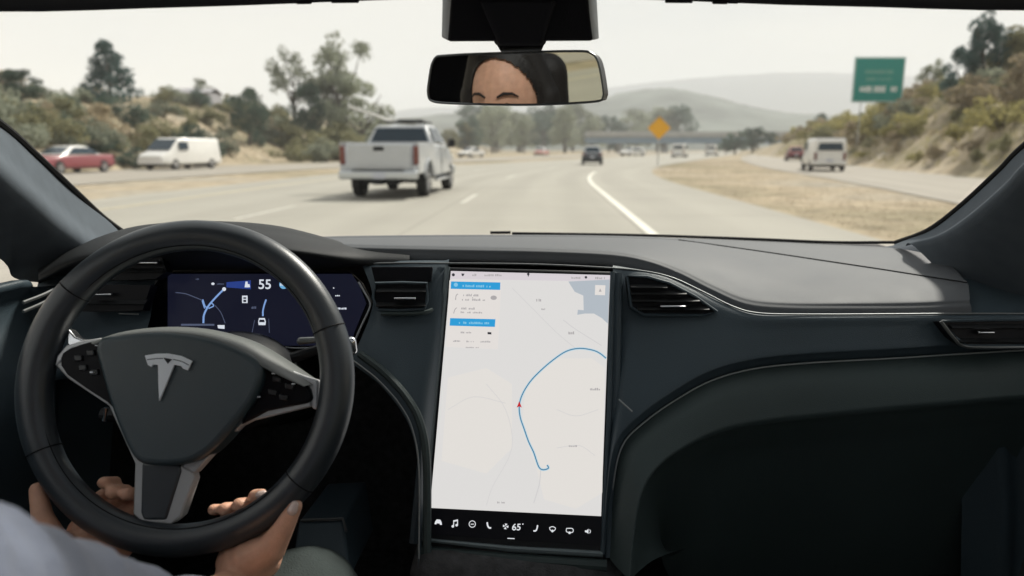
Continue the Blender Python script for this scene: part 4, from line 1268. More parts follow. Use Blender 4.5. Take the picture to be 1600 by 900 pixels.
# ------------------------------------------------------------------ emissive print for the displays
def glow(name, col, s=1.0):
    m = bpy.data.materials.new(name)
    m.use_nodes = True
    b = m.node_tree.nodes['Principled BSDF']
    b.inputs['Base Color'].default_value = (0.01, 0.01, 0.01, 1)
    b.inputs['Roughness'].default_value = 0.3
    b.inputs['Specular IOR Level'].default_value = 0.10
    b.inputs['Emission Color'].default_value = (*col, 1)
    b.inputs['Emission Strength'].default_value = s / 2 ** EXPO
    return m
def srgb(r, g_, b2):
    f = lambda c: c / 12.92 if c <= .04045 else ((c + .055) / 1.055) ** 2.4
    return (f(r / 255), f(g_ / 255), f(b2 / 255))
U = {}
U['map'] = glow('map_white', srgb(221, 219, 217))
U['bar'] = glow('status_bar', srgb(214, 207, 212))
U['card'] = glow('card_white', srgb(226, 221, 217))
U['water'] = glow('map_water', srgb(178, 186, 194))
U['blue'] = glow('banner_blue', srgb(46, 156, 214))
U['route'] = glow('route_blue', srgb(56, 118, 152))
U['bannertext'] = glow('banner_text', srgb(132, 196, 228))
U['halo'] = glow('route_halo', srgb(184, 210, 224))
U['white'] = glow('icon_white', srgb(225, 228, 232))
U['text'] = glow('text_grey', srgb(172, 168, 169))
U['dark'] = glow('text_dark', srgb(52, 52, 58))
U['pale'] = glow('map_road', srgb(208, 206, 206))
U['cream'] = glow('map_land', srgb(226, 222, 217))
U['red'] = glow('arrow_red', srgb(196, 38, 44))
U['off'] = glow('screen_black', (0.0008, 0.0008, 0.0014))
U['navy'] = glow('cluster_navy', srgb(19, 21, 36))
U['navy2'] = glow('cluster_blue', srgb(40, 62, 132))
U['clblue'] = glow('cluster_line', srgb(126, 160, 214))
U['clgrey'] = glow('cluster_grey', srgb(78, 86, 108))
U['clwhite'] = glow('cluster_white', srgb(214, 220, 230))
U['sky'] = glow('autopilot_blue', srgb(110, 172, 214))

def ptext(g, plane, x, y, w, h, hh, seed, slope=0.0):
    """a line of print too small to read: short strokes"""
    r = random.Random(seed)
    k = x
    while k < x + w:
        ww = r.uniform(1.2, 3.2)
        if r.random() > .16:
            yy = y + slope * (k - x)
            q = h * r.uniform(.55, 1)
            g.plate([plane.p(a, b2, hh) for a, b2 in ((k, yy + h / 2 - q), (k + ww * .72, yy + h / 2 - q), (k + ww * .72, yy + h / 2), (k, yy + h / 2))], plane.n, .0002)
        k += ww
def quad(g, plane, pts, hh):
    return g.plate([plane.p(a, b2, hh) for a, b2 in pts], plane.n, .0002)
def disc(g, plane, cx, cy, rx, hh, n=16, ry=None):
    return quad(g, plane, [(cx + rx * math.cos(2 * math.pi * k / n), cy + (ry or rx) * math.sin(2 * math.pi * k / n)) for k in range(n)], hh)
def rline(g, plane, pts, w, hh, sm=4):
    P = [plane.p(a, b2, hh) for a, b2 in pts]
    return g.ribbon(smooth(P, sm) if sm else P, w, plane.n, .0002)
def numerals(txt, plane, cx, cy, h_px, hh, mt, name, parent, skew=0.0):
    cu = bpy.data.curves.new(name, 'FONT')
    cu.body = txt
    cu.align_x = 'CENTER'; cu.align_y = 'CENTER'
    cu.size = 1.0
    cu.offset = 0.012
    o = bpy.data.objects.new(name + '_tmp', cu)
    COL.objects.link(o)
    dg = bpy.context.evaluated_depsgraph_get()
    me = bpy.data.meshes.new_from_object(o.evaluated_get(dg))
    COL.objects.unlink(o); bpy.data.objects.remove(o)
    c0 = plane.p(cx, cy, hh)
    sx = (plane.p(cx + h_px, cy, hh) - c0); sy = (plane.p(cx, cy - h_px, hh) - c0)
    zs = [v.co.y for v in me.vertices]; k = 1 / (max(zs) - min(zs))
    g = G()
    g.v = [tuple(c0 + sx * (v.co.x * k + skew * v.co.y) + sy * v.co.y * k) for v in me.vertices]
    g.f = [tuple(p.vertices) for p in me.polygons]
    return part(name, g, mt, parent, False)

# ------------------------------------------------------------------ centre touchscreen
N_S = Vector((-0.0957, -0.9154, 0.3906))
SCR = Plane(Vector((0.0128, .9505, .902)), N_S)
ts = thing('touchscreen', 'tall portrait touchscreen showing a pale map in the middle of the dashboard', 'touchscreen', (0.0128, .9505, .902))
def sq(pts, hh): return [SCR.p(a, b2, hh) for a, b2 in pts]
bez = sq([(699, 416), (958, 423), (953, 640), (943, 868), (800, 860), (655, 846), (676, 640)], .0)
part('bezel', G().plate([p - SCR.n * .002 for p in bez], SCR.n, .03), M['black'], ts, True, bevel=.004, seg=3)
part('frame', G().tube(sq([(699, 417), (678, 630), (660, 843)], -.001) + sq([(800, 858), (942, 866)], -.001), .0042, 8), M['bez'], ts)
part('frame', G().tube(sq([(957, 425), (952, 640), (942, 866)], -.001), .0036, 8), M['fascia'], ts)
part('frame', G().tube(sq([(652, 862), (800, 874), (948, 884)], -.004), .008, 10), M['knee'], ts)
part('frame', G().tube(sq([(688, 417), (666, 640), (645, 850)], -.008), .007, 8), M['fascia'], ts)
part('frame', G().tube(sq([(966, 426), (961, 640), (952, 872)], -.008), .007, 8), M['fascia'], ts)
scr = part('screen', G().plate(sq([(703.5, 421), (955, 428), (938, 853), (667, 835)], .0), SCR.n, .003), U['off'], ts, False)
part('map', quad(G(), SCR, [(704.5, 423.5), (953.3, 430), (939.2, 806.5), (672, 793.5)], .0004), U['map'], scr, False)
g = G()
quad(g, SCR, [(822, 600), (870, 560), (925, 560), (945, 575), (941, 770), (900, 795), (850, 780), (838, 730), (815, 670)], .0006)
quad(g, SCR, [(700, 590), (760, 575), (800, 600), (800, 700), (760, 740), (690, 720)], .0006)
part('map_land', g, U['cream'], scr, False)
g = G()
rline(g, SCR, [(760, 600), (790, 640), (800, 700), (770, 760), (760, 790)], .0007, .0007)
rline(g, SCR, [(845, 735), (843, 755), (839, 770), (834, 786)], .0014, .0007)
rline(g, SCR, [(800, 450), (830, 480), (870, 520), (900, 545)], .0008, .0007)
rline(g, SCR, [(880, 500), (900, 515), (940, 540)], .0012, .0007)
rline(g, SCR, [(700, 640), (740, 620), (790, 630)], .0007, .0007)
rline(g, SCR, [(870, 640), (900, 650), (935, 640)], .0007, .0007)
rline(g, SCR, [(870, 700), (905, 696), (930, 712)], .0007, .0007)
part('map_road', g, U['pale'], scr, False)
part('map_water', quad(G(), SCR, [(888, 440), (952.6, 437), (950, 506), (940, 497), (928, 490), (914, 490), (902, 492), (903, 484), (912, 485), (911.5, 462), (898, 456)], .0006), U['water'], scr, False)
part('status_bar', quad(G(), SCR, [(704.5, 423.5), (953.3, 430), (952.9, 440), (704, 436)], .0005), U['bar'], scr, False)
g = G()
disc(g, SCR, 708.5, 429.5, 2.4, .0009); quad(g, SCR, [(721, 427.5), (726, 427.8), (724, 431.5), (722, 431.3)], .0009)
disc(g, SCR, 825.5, 428.5, 2, .0009); quad(g, SCR, [(824, 429), (827, 429), (825.5, 433)], .0009); disc(g, SCR, 915.5, 433.5, 2, .0009)
quad(g, SCR, [(762, 519), (768, 519.4), (768, 522.8), (762, 522.4)], .0013)
ptext(g, SCR, 738, 465.5, 0.1, 1, .0013, 1)
part('status_icons', g, U['dark'], scr, False)
g = G()
ptext(g, SCR, 738, 429.5, 5, 4, .0009, 2); ptext(g, SCR, 757, 430, 25, 3.4, .0009, 3); ptext(g, SCR, 889, 434, 16, 3, .0009, 4, .02); ptext(g, SCR, 930, 434.5, 17, 3.6, .0009, 5, .02)
ptext(g, SCR, 838, 469, 9, 4.5, .0009, 12); ptext(g, SCR, 846, 483, 6, 3, .0009, 13); ptext(g, SCR, 888, 520, 9, 5, .0009, 14); ptext(g, SCR, 880, 697, 22, 2.6, .0009, 15); ptext(g, SCR, 922, 608, 14, 4, .0009, 16); ptext(g, SCR, 777, 785, 14, 3, .0009, 17)
part('map_lettering', g, U['text'], scr, False)
card = part('direction_card', quad(G(), SCR, [(702.5, 438), (783.5, 439.5), (778, 546), (696.5, 542)], .0008), U['card'], scr, False)
g = G()
quad(g, SCR, [(705, 440), (782, 441.6), (781.6, 453.2), (704.4, 451.5)], .0012)
part('banner', g, U['blue'], scr, False)
g = G()
quad(g, SCR, [(703.6, 497.3), (774.3, 499), (773.3, 511), (702.8, 509)], .0012)
part('banner', g, U['blue'], scr, False)
g = G()
ptext(g, SCR, 723, 446.6, 43, 4.2, .0015, 6, .02); ptext(g, SCR, 713, 504, 50, 4.0, .0015, 7, .02); disc(g, SCR, 712.5, 445.2, 3.2, .0015)
part('banner_lettering', g, U['bannertext'], scr, False)
g = G()
rline(g, SCR, [(712, 469), (713, 462), (716, 459.5)], .0012, .0013, 3); rline(g, SCR, [(709, 490), (711, 484), (714, 481)], .0011, .0013, 3)
ptext(g, SCR, 724, 461, 24, 4, .0013, 8, .02); ptext(g, SCR, 722, 468, 36, 3.6, .0013, 9, .02); ptext(g, SCR, 721, 482, 20, 3.4, .0013, 10, .02); ptext(g, SCR, 720, 488, 33, 2.8, .0013, 11, .02)
ptext(g, SCR, 720, 519.5, 17, 3, .0013, 21); ptext(g, SCR, 705, 533, 14, 2.6, .0013, 22); ptext(g, SCR, 729, 533.6, 11, 2.6, .0013, 23); ptext(g, SCR, 751, 534, 17, 2.6, .0013, 24); ptext(g, SCR, 728, 543, 20, 2.0, .0013, 25)
disc(g, SCR, 771.5, 465.5, 5, .0013, 12, 3.5)
part('direction_lettering', g, U['text'], scr, False)
part('compass_button', quad(G(), SCR, [(930, 445.5), (946, 446), (945.3, 461.5), (929.4, 461)], .0009), U['card'], scr, False)
part('compass_mark', quad(G(), SCR, [(937.8, 451), (940, 456), (935.6, 456)], .0012), U['text'], scr, False)
RT = [(947, 560), (937, 552), (925, 547), (905, 544.5), (885, 549), (865, 562), (845, 579), (828, 597), (816, 617), (811.5, 634), (813, 652), (819, 670), (826, 690), (834, 707), (839, 722), (843, 731), (849, 734), (857, 731.5), (855, 726.5)]
g = G(); rline(g, SCR, RT, .0034, .0009); part('route_halo', g, U['halo'], scr, False)
g = G(); rline(g, SCR, RT, .0013, .0012); part('route_line', g, U['route'], scr, False)
part('position_arrow', quad(G(), SCR, [(811.5, 627), (815.5, 637), (811.5, 635), (807.5, 637)], .0016), U['red'], scr, False)
# bottom bar icons
def icon(name, *polys, lines=(), discs=()):
    g = G()
    for p in polys: quad(g, SCR, p, .0004)
    for p, w in lines: rline(g, SCR, p, w, .0004, 3)
    for a in discs: disc(g, SCR, a[0], a[1], a[2], .0004)
    return part(name, g, U['white'], scr, False)
icon('car_icon', [(679, 819), (680, 815), (682.5, 811.5), (688, 812), (690, 816), (690.7, 820), (687.5, 820), (687, 818), (682.5, 817.6), (682, 819.2)])
icon('music_icon', [(708.5, 813), (715.5, 811.5), (715.5, 814), (708.5, 815.5)], lines=[([(708.9, 813), (708.9, 822)], .0011), ([(715, 812), (715, 820)], .0011)], discs=[(707.6, 822.3, 2), (713.6, 820.5, 2)])
icon('camera_icon', lines=[([(738 + 5 * math.cos(a), 818.8 + 5 * math.sin(a)) for a in np.linspace(0, 6.28, 13)], .0009), ([(735.5, 819), (740.5, 819)], .001)])
icon('seat_icon', lines=[([(761.3, 816), (762, 821), (764.3, 824.6), (767.5, 824.8)], .0020)])
icon('fan_icon', [(789.5, 822), (785.8, 823.6), (786.2, 819.6)], [(790, 822), (788.8, 818), (793, 818.6)], [(790.4, 822.6), (794.6, 821), (794, 825)], [(789.8, 823), (791.6, 827), (787.2, 826.2)])
numerals('65', SCR, 807, 824, 10.5, .0004, U['white'], 'temperature_numerals', scr, .12)
icon('degree_icon', discs=[(817, 818.8, 1.0)])
icon('seat_icon', lines=[([(840, 820.5), (839, 826), (836.8, 829.4), (833.5, 829.3)], .0018)])
icon('defrost_icon', lines=[([(858.5, 824.5), (863, 822.8), (867.8, 825), (866, 829), (860.4, 828.6), (858.5, 824.5)], .0010)], discs=[(863.2, 829.6, 2.0)])
icon('rear_defrost_icon', lines=[([(885.3, 825.5), (894.7, 826), (894.6, 831.6), (885.4, 831), (885.3, 825.5)], .0010)], discs=[(890, 832.4, 2.0)])
icon('speaker_icon', [(914, 828.6), (916.5, 828.8), (919.6, 826.2), (919.4, 834), (916.3, 831.8), (914, 831.6)], lines=[([(921.3, 827.4), (922.6, 830.3), (921.2, 833.2)], .0009)])
icon('home_icon', [(793, 840.4), (804, 841), (804, 842.3), (793, 841.7)])

# ------------------------------------------------------------------ instrument display
IC = at(410, 485, 1.03)
CL = Plane(IC, (0.0, -1, .30))
ins = thing('instrument_display', 'dark navy instrument display behind the steering wheel', 'display', IC)
def cq(pts, hh): return [CL.p(a, b2, hh) for a, b2 in pts]
HEX = [(252, 424), (545, 424), (563, 440), (580, 474), (554, 540), (400, 548), (236, 545), (215, 492), (232, 452)]
part('housing', G().plate(cq(HEX, -.004), CL.n, .02), M['gloss'], ins, True, bevel=.003)
def rim_line(pts, r):
    part('rim_trim', G().tube(smooth(cq(pts, .003), 5), r, 6), M['rimtrim'], ins)
M['rimtrim'] = mat('binnacle_rim', (0.48, 0.50, 0.52), .35, metal=.1)
rim_line([(247, 438), (228, 464), (214.5, 490), (217, 508), (222, 520)], .0014)
rim_line([(561, 441), (570, 456), (579, 473), (577, 485), (566, 508), (552, 541)], .0015)
rim_line([(395, 538), (430, 541), (470, 544), (520, 540)], .0010)
cscr = part('screen', G().plate(cq([(262, 428), (549, 428), (561, 445), (572, 474), (553, 520), (548, 540), (262, 540)], 0), CL.n, .002), U['navy'], ins, False)
g = G(); quad(g, CL, [(354, 441), (392, 438), (392, 452), (354, 449)], .0004)
part('route_banner', g, U['navy2'], cscr, False)
g = G()
for p, w in (([(318, 505), (319, 492), (326, 478), (338, 464), (350, 452)], .0026), ([(317, 468), (322, 480), (330, 474), (334, 478), (326, 482)], .0016), ([(320, 482), (316, 470)], .0014)):
    part('route_line', rline(G(), CL, p, w, .0006), U['clblue'], cscr, False)
part('lane_line', rline(G(), CL, [(411, 494), (411, 486), (413, 477), (416, 468)], .0022, .0006), U['clblue'], cscr, False)
g = G()
for p, w in (([(274, 457), (290, 459), (306, 465), (318, 470)], .0012), ([(336, 477), (345, 488), (352, 505)], .0010), ([(398, 500), (394, 520)], .0007), ([(420, 498), (421, 520)], .0007)):
    part('map_line', rline(G(), CL, p, w, .0005), U['clgrey'], cscr, False)
quad(g, CL, [(283, 506), (335, 506), (335, 509), (283, 509)], .0004)
ptext(g, CL, 338, 443.5, 12, 2.4, .0006, 31); ptext(g, CL, 393, 480.5, 8, 4, .0006, 32); ptext(g, CL, 306, 436, 6, 2, .0006, 40)
part('map_lettering', g, U['clgrey'], cscr, False)
numerals('55', CL, 414, 445, 15, .0006, U['clwhite'], 'speed_numerals', cscr)
g = G(); disc(g, CL, 443.5, 444.5, 7, .0006, 20); part('steering_icon', g, U['sky'], cscr, False)
g = G()
ptext(g, CL, 438, 444.5, 11, 4, .0009, 33)
part('steering_mark', g, U['clwhite'], cscr, False)
g = G()
disc(g, CL, 350.5, 451.8, 3, .0008); disc(g, CL, 333, 443.5, 2.6, .0008, 10, 2)
quad(g, CL, [(378.5, 462), (387, 462), (387, 473.5), (378.5, 473.5)], .0006)
quad(g, CL, [(384, 440), (387, 440), (387.8, 449), (382.4, 449)], .0008); quad(g, CL, [(386.5, 444), (390, 444), (391, 449), (387, 449)], .0008)
quad(g, CL, [(405, 497), (414, 497), (415.6, 503), (415, 508), (404.4, 508), (403.6, 503)], .0007)
quad(g, CL, [(340, 508), (351, 508), (351, 514), (341, 513)], .0006)
ptext(g, CL, 470, 532.5, 22, 4.5, .0006, 34); ptext(g, CL, 524, 462, 7, 2, .0006, 35); ptext(g, CL, 528, 482, 12, 3, .0006, 36); ptext(g, CL, 518, 450, 4, 2, .0006, 37)
part('display_icons', g, U['clwhite'], cscr, False)
g = G()
quad(g, CL, [(380.5, 464.5), (385, 464.5), (385, 467), (380.5, 467)], .0009); quad(g, CL, [(380.5, 468.6), (385, 468.6), (385, 472), (380.5, 472)], .0009); quad(g, CL, [(406, 499.5), (413, 499.5), (414, 503.5), (405, 503.5)], .0010)
part('icon_marks', g, U['navy'], cscr, False)

# ------------------------------------------------------------------ steering wheel
WO = at(291, 599, .79)
TILT = R(19)
W = Plane(WO, (0, -math.cos(TILT), math.sin(TILT)))
sw = thing('steering_wheel', 'black leather steering wheel with silver spokes and T emblem', 'steering wheel', WO)
RR, RT_ = .1706, .0174
g = G()
nseg, sseg = 120, 20
vs, fs = [], []
for i in range(nseg):
    a = 2 * math.pi * i / nseg
    rad = W.x * math.cos(a) + W.y * math.sin(a)
    # thicker grips at the sides (the wheel is turned 11 degrees clockwise)
    aa = a + R(11)
    gr = 1 + .10 * max(0, abs(math.cos(aa)) - .75) / .25
    for k in range(sseg):
        b_ = 2 * math.pi * k / sseg
        vs.append(WO + rad * (RR + RT_ * gr * 1.02 * math.cos(b_)) + W.n * RT_ * gr * .95 * math.sin(b_))
for i in range(nseg):
    for k in range(sseg):
        j, l = (i + 1) % nseg, (k + 1) % sseg
        fs.append((i * sseg + k, i * sseg + l, j * sseg + l, j * sseg + k))
g.add(vs, fs)
rim = part('rim', g, M['leather'], sw, auto=180)
def ring_at(deg, rr, mt, nm='seam', r_=.0007):
    a = R(deg)
    rad = W.x * math.cos(a) + W.y * math.sin(a)
    c = WO + rad * RR
    part(nm, G().tube([c + rad * rr * math.cos(t) + W.n * rr * math.sin(t) for t in np.linspace(0, 2 * math.pi, 24, endpoint=False)], r_, 5, closed=True), mt, rim)
for d in (21, -39, 142, 206):
    ring_at(d, RT_ * 1.06, M['rubber'])
part('seam', G().tube([WO + (W.x * math.cos(a) + W.y * math.sin(a)) * (RR - RT_ * .80) + W.n * RT_ * .60 for a in np.linspace(0, 2 * math.pi, 120, endpoint=False)], .0006, 5, closed=True), M['rubber'], rim)
def wq(pts, hh): return [W.p(a, b2, hh) for a, b2 in pts]
def wplate(name, pts, hh, th, mt, parent=sw, bevel=.003, sm=0, seg=3):
    P = wq(pts, hh)
    if sm: P = smooth(P, sm, closed=True)
    return part(name, G().plate(P, W.n, th), mt, parent, True, bevel=bevel, seg=seg)
# dished hub: front face raised, top edge rolls away
HUBP = [(163, 536), (200, 525), (245, 519.5), (290, 520.5), (340, 529), (385, 546), (414, 566), (419, 588), (405, 625), (375, 665), (343, 700), (315, 719), (285, 725), (250, 725), (226, 718), (208, 690), (188, 640), (172, 585)]
hub = wplate('hub_cover', HUBP, .020, .045, M['hub'], bevel=.009, sm=3, seg=5)
# top ledge behind the hub (sky light also put into its paler vinyl)
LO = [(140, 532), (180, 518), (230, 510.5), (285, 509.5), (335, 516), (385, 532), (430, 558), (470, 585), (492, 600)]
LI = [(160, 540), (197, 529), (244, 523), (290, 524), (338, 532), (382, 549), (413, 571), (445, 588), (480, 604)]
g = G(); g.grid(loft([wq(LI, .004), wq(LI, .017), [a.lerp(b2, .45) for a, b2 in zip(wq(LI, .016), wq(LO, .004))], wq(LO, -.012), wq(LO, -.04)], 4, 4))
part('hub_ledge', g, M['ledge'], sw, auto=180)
# button pads
lp_ = wplate('button_pad', [(100, 560), (112, 546), (150, 534), (166, 536), (174, 588), (188, 642), (172, 628), (110, 586)], .006, .02, M['gloss'], sm=2)
rp_ = wplate('button_pad', [(420, 572), (450, 582), (480, 600), (489, 618), (482, 630), (420, 642), (378, 664), (404, 622)], .006, .02, M['gloss'], sm=2)
M['button'] = mat('switch_plastic', (0.018, 0.020, 0.022), .35)
for p in ((128, 560), (147, 552), (135, 575), (153, 582)):
    wplate('button', [(p[0] - 6, p[1] - 4), (p[0] + 6, p[1] - 5), (p[0] + 7, p[1] + 4), (p[0] - 5, p[1] + 5)], .009, .004, M['button'], lp_, .0012)
for p in ((437, 592), (456, 603), (430, 612), (447, 620)):
    wplate('button', [(p[0] - 7, p[1] - 5), (p[0] + 7, p[1] - 2), (p[0] + 6, p[1] + 6), (p[0] - 7, p[1] + 4)], .010, .005, M['button'], rp_, .0012)
for p, q in (((160, 540.5), lp_), ((152, 582), lp_), ((432, 584), rp_), ((463, 600), rp_), ((409, 620), rp_)):
    wplate('button_mark', [(p[0] - 2.5, p[1] - 1), (p[0] + 2.5, p[1] - 1), (p[0] + 2.5, p[1] + 1), (p[0] - 2.5, p[1] + 1)], .012, .003, M['emblem'], q, .0)
# lower spoke and silver trim
wplate('lower_spoke', [(224, 722), (282, 724), (286, 735), (262, 812), (226, 812), (222, 800)], .004, .02, M['leather'])
wplate('spoke_trim', [(88, 571), (96, 563), (112, 580), (176, 622), (184, 632), (224, 716), (228, 724), (227, 800), (231, 806), (252, 807), (270, 748), (284, 726), (302, 738), (304, 748), (284, 806), (268, 819), (222, 815), (209, 803), (212, 724), (171, 634), (108, 592)], .002, .018, M['silver_warm'], bevel=.002)
wplate('spoke_trim', [(286, 728), (330, 690), (368, 657), (386, 648), (484, 625), (487, 635), (392, 658), (376, 666), (336, 704), (304, 740)], .002, .018, M['silver_warm'], bevel=.002)
wplate('spoke_trim', [(88, 572), (92, 556), (106, 540), (128, 533), (160, 528), (160, 532), (114, 545), (99, 562)], .003, .016, M['silver'], bevel=.0015)
wplate('spoke_bracket', [(104, 512), (108, 516), (116, 526), (128, 531), (150, 530), (112, 544), (104, 538)], -.001, .016, M['chrome'], bevel=.002)
wplate('spoke_bracket', [(455, 578), (476, 588), (496, 594), (496, 640), (488, 640), (476, 612), (458, 600)], -.001, .02, M['silver'], bevel=.003)
# emblem
em = wplate('emblem', [(242, 557), (260, 554.2), (278, 554), (297, 557.6), (314, 565.5), (307.5, 580), (300, 577), (297, 573.2), (287, 571.5), (264, 627), (262.6, 600), (262, 571.5), (255, 571), (252.5, 575), (246.5, 571.5)], .0235, .003, M['emblem'], hub, bevel=.0006)
wplate('emblem_notch', [(271, 560.5), (284, 562.8), (277.5, 569.5)], .0242, .002, M['black'], hub, bevel=0)
part('emblem_groove', G().ribbon(smooth(wq([(246, 563.5), (258, 562), (270, 561.5)], .0239), 4), .0009, W.n, .0006), M['hub'], hub, False)
part('emblem_groove', G().ribbon(smooth(wq([(285, 563), (298, 566), (309, 571.5)], .0239), 4), .0009, W.n, .0006), M['hub'], hub, False)
# column and shroud behind the wheel
part('column', G().tube([WO - W.n * .03, WO - W.n * .20, WO - W.n * .42], [.055, .062, .06], 24), M['black'], sw, True)
part('column_shroud', G().ball(WO - W.n * .13 + W.y * .005, (.085, .10, .062), 24, 16), M['black'], sw)
# stalks
st = thing('indicator_stalk', 'stalk with silver tip poking out right of the wheel rim', 'stalk', at(500, 560, .87))
part('arm', G().tube([at(455, 560, .88), at(500, 545, .89), at(541, 541, .89)], [.007, .006, .008], 10), M['black'], st)
part('tip', G().capsule(at(549, 534, .885), at(551, 547, .885), .0066, .0066, 12), M['chrome'], st)
part('grip', G().capsule(at(470, 533, .885), at(492, 531, .885), .005, .004, 10), M['silver_dark'], st)
st2 = thing('adjuster_stalk', 'short dark stalk with silver cap left of the wheel hub', 'stalk', at(160, 645, .9))
part('arm', G().tube([at(205, 650, .9), at(160, 648, .9)], [.008, .009], 10), M['black'], st2)
part('cap', G().tube([at(166, 637, .885), at(165, 648, .885), at(163, 657, .885)], [.003, .002, .003], 8), M['chrome'], st2)

# ------------------------------------------------------------------ mirror
HEADP = Vector((-.40, .31, 1.256))
mir = thing('rear_view_mirror', 'black rear-view mirror hanging from the windscreen, showing a face', 'mirror', at(806, 122, .885))
MC = at(806, 122, .885)
tgt = at(766, 144.5, .885)
nM = ((EYE - tgt).normalized() + (HEADP - tgt).normalized()).normalized()
MP = Plane(MC, nM)
OUT = [(677, 93), (700, 86), (800, 82), (900, 79.5), (925, 83), (936, 98), (943, 135), (943, 152), (930, 159), (850, 163.5), (780, 163.8), (700, 161.5), (674, 158), (668, 148), (669, 128)]
out3 = smooth([MP.p(x, y, 0) for x, y in OUT], 4, closed=True)
ctr = sum(out3, Vector()) / len(out3)
part('housing', G().plate([ctr + (p - ctr) * 1.0 - MP.n * .001 for p in out3], MP.n, .030), M['black'], mir, True, bevel=.004, seg=3)
part('mirror_glass', G().plate([ctr + (p - ctr) * .985 for p in out3], MP.n, .0008), M['mirror'], mir, False)
part('rim', G().tube([ctr + (p - ctr) * .993 for p in out3], .0014, 6, closed=True), M['silver_dark'], mir)
part('stem', G().add([at(770, 60, .86), at(855, 60, .86), at(845, 80, .865), at(783, 80, .865), at(772, 60, .90), at(853, 60, .90), at(845, 82, .905), at(783, 82, .905)], [(0, 1, 2, 3), (4, 7, 6, 5), (0, 4, 5, 1), (3, 2, 6, 7), (0, 3, 7, 4), (1, 5, 6, 2)]), M['head'], mir, True, bevel=.002)
part('collar', G().tube([at(784, 78.5, .858), at(845, 76.5, .858)], .0022, 8), M['silver_dark'], mir)
# camera housing between mirror and roof
sh = thing('sensor_housing', 'black trapezoid sensor housing on the windscreen above the mirror', 'sensor housing', at(812, 30, .84))
def hexa(f, b2): return G().add(f + b2, [(0, 1, 2, 3), (4, 7, 6, 5), (0, 4, 5, 1), (1, 5, 6, 2), (2, 6, 7, 3), (3, 7, 4, 0)])
f_ = [at(708, -30, .80), at(915, -30, .80), at(926, 64, .835), at(700, 65, .835)]
b2_ = [at(692, -30, .86), at(932, -30, .86), at(936, 60, .90), at(690, 60, .90)]
part('cover', hexa(f_, b2_), M['head'], sh, True, bevel=.003)
part('side_face', hexa([at(693, -30, .815), at(709, -30, .802), at(700, 62, .836), at(691, 58, .85)], [at(692, -30, .83), at(708, -30, .815), at(700, 62, .85), at(690, 58, .86)]), M['sideface'], sh, True, bevel=.001)
part('side_face', hexa([at(914, -30, .802), at(930, -30, .815), at(935, 60, .85), at(926, 63, .836)], [at(915, -30, .815), at(931, -30, .83), at(936, 60, .86), at(926, 63, .85)]), M['sideface'], sh, True, bevel=.001)
part('neck', hexa([at(752, 0, .788), at(866, 0, .788), at(846, 70, .83), at(780, 70, .83)], [at(745, 0, .83), at(874, 0, .83), at(852, 72, .87), at(774, 72, .87)]), M['head'], sh, True, bevel=.004, seg=3)

# ------------------------------------------------------------------ driver
def remesh(name, g, vox, mt, parent=None, smooth_it=4, loc=None):
    me = mesh(name, g, mt)
    o = bpy.data.objects.new(name + '_tmp', me)
    COL.objects.link(o)
    m = o.modifiers.new('r', 'REMESH'); m.mode = 'VOXEL'; m.voxel_size = vox; m.use_smooth_shade = True
    if smooth_it:
        m2 = o.modifiers.new('s', 'SMOOTH'); m2.iterations = smooth_it; m2.factor = .5
    dg = bpy.context.evaluated_depsgraph_get()
    me2 = bpy.data.meshes.new_from_object(o.evaluated_get(dg))
    COL.objects.unlink(o); bpy.data.objects.remove(o)
    me2.materials.clear(); me2.materials.append(mt)
    off = loc or Vector((0, 0, 0))
    me2.transform(Matrix.Translation(-off))
    for p in me2.polygons: p.use_smooth = True
    o2 = bpy.data.objects.new(name, me2)
    COL.objects.link(o2)
    if parent is not None: o2.parent = parent
    else: o2.location = off
    return o2
PO = Vector((-.40, .1, .55))
HC = Vector((-.405, .235, 1.235))      # middle of the skull
fdir = Vector((.12, 1, .02)).normalized()
rz = Matrix.Rotation(-math.atan2(fdir.x, fdir.y), 3, 'Z')
def hp(x, y, z): return HC + rz @ Vector((x, y, z))
bg = G()
bg.ball(HC + Vector((0, 0, .01)), (.079, .093, .110), 28, 20, rz)
bg.ball(hp(0, .035, -.075), (.052, .052, .058), 20, 14, rz)       # jaw
bg.capsule(hp(0, .088, -.02), hp(0, .105, -.052), .008, .012)        # nose
bg.capsule(hp(-.02, .078, .012), hp(-.045, .064, .010), .010, .009)  # brow ridges
bg.capsule(hp(.02, .078, .012), hp(.045, .064, .010), .010, .009)
bg.capsule(hp(-.014, .076, -.088), hp(.014, .076, -.088), .007, .007)  # lips
for s in (-1, 1):
    bg.ball(hp(s * .074, -.005, -.015), (.010, .018, .030), 10, 8, rz)
    bg.ball(hp(s * .042, .055, -.045), (.024, .024, .024), 12, 8)
bg.capsule(hp(0, -.01, -.09), Vector((-.405, .10, 1.07)), .052, .055)   # neck
SR, ER, WR = Vector((-.300, .22, 1.085)), Vector((-.265, .47, .875)), W.p(352, 935, -.022)
SL, EL, WL = Vector((-.545, .20, 1.02)), Vector((-.60, .46, .84)), W.p(108, 912, -.024)
bg.capsule(SL, SR, .055, .055)
bg.capsule(Vector((-.40, .16, .98)), Vector((-.40, .12, .62)), .125, .135)
for a, b_, c_ in ((SR, ER, WR), (SL, EL, WL)):
    bg.capsule(a, b_, .050, .040)
    bg.capsule(b_, c_, .040, .0265)
# legs (hips, knees, ankles)
KR, KL = at(468, 905, .80) + Vector((.005, 0, -.035)), Vector((-.52, .72, .66))
for hip, kn, an in ((Vector((-.32, .14, .56)), KR, Vector((-.28, 1.15, .34))), (Vector((-.48, .14, .56)), KL, Vector((-.50, 1.15, .40)))):
    bg.capsule(hip, kn, .080, .058); bg.capsule(kn, an, .055, .036); bg.capsule(an, an + Vector((0, .16, -.03)), .04, .03)
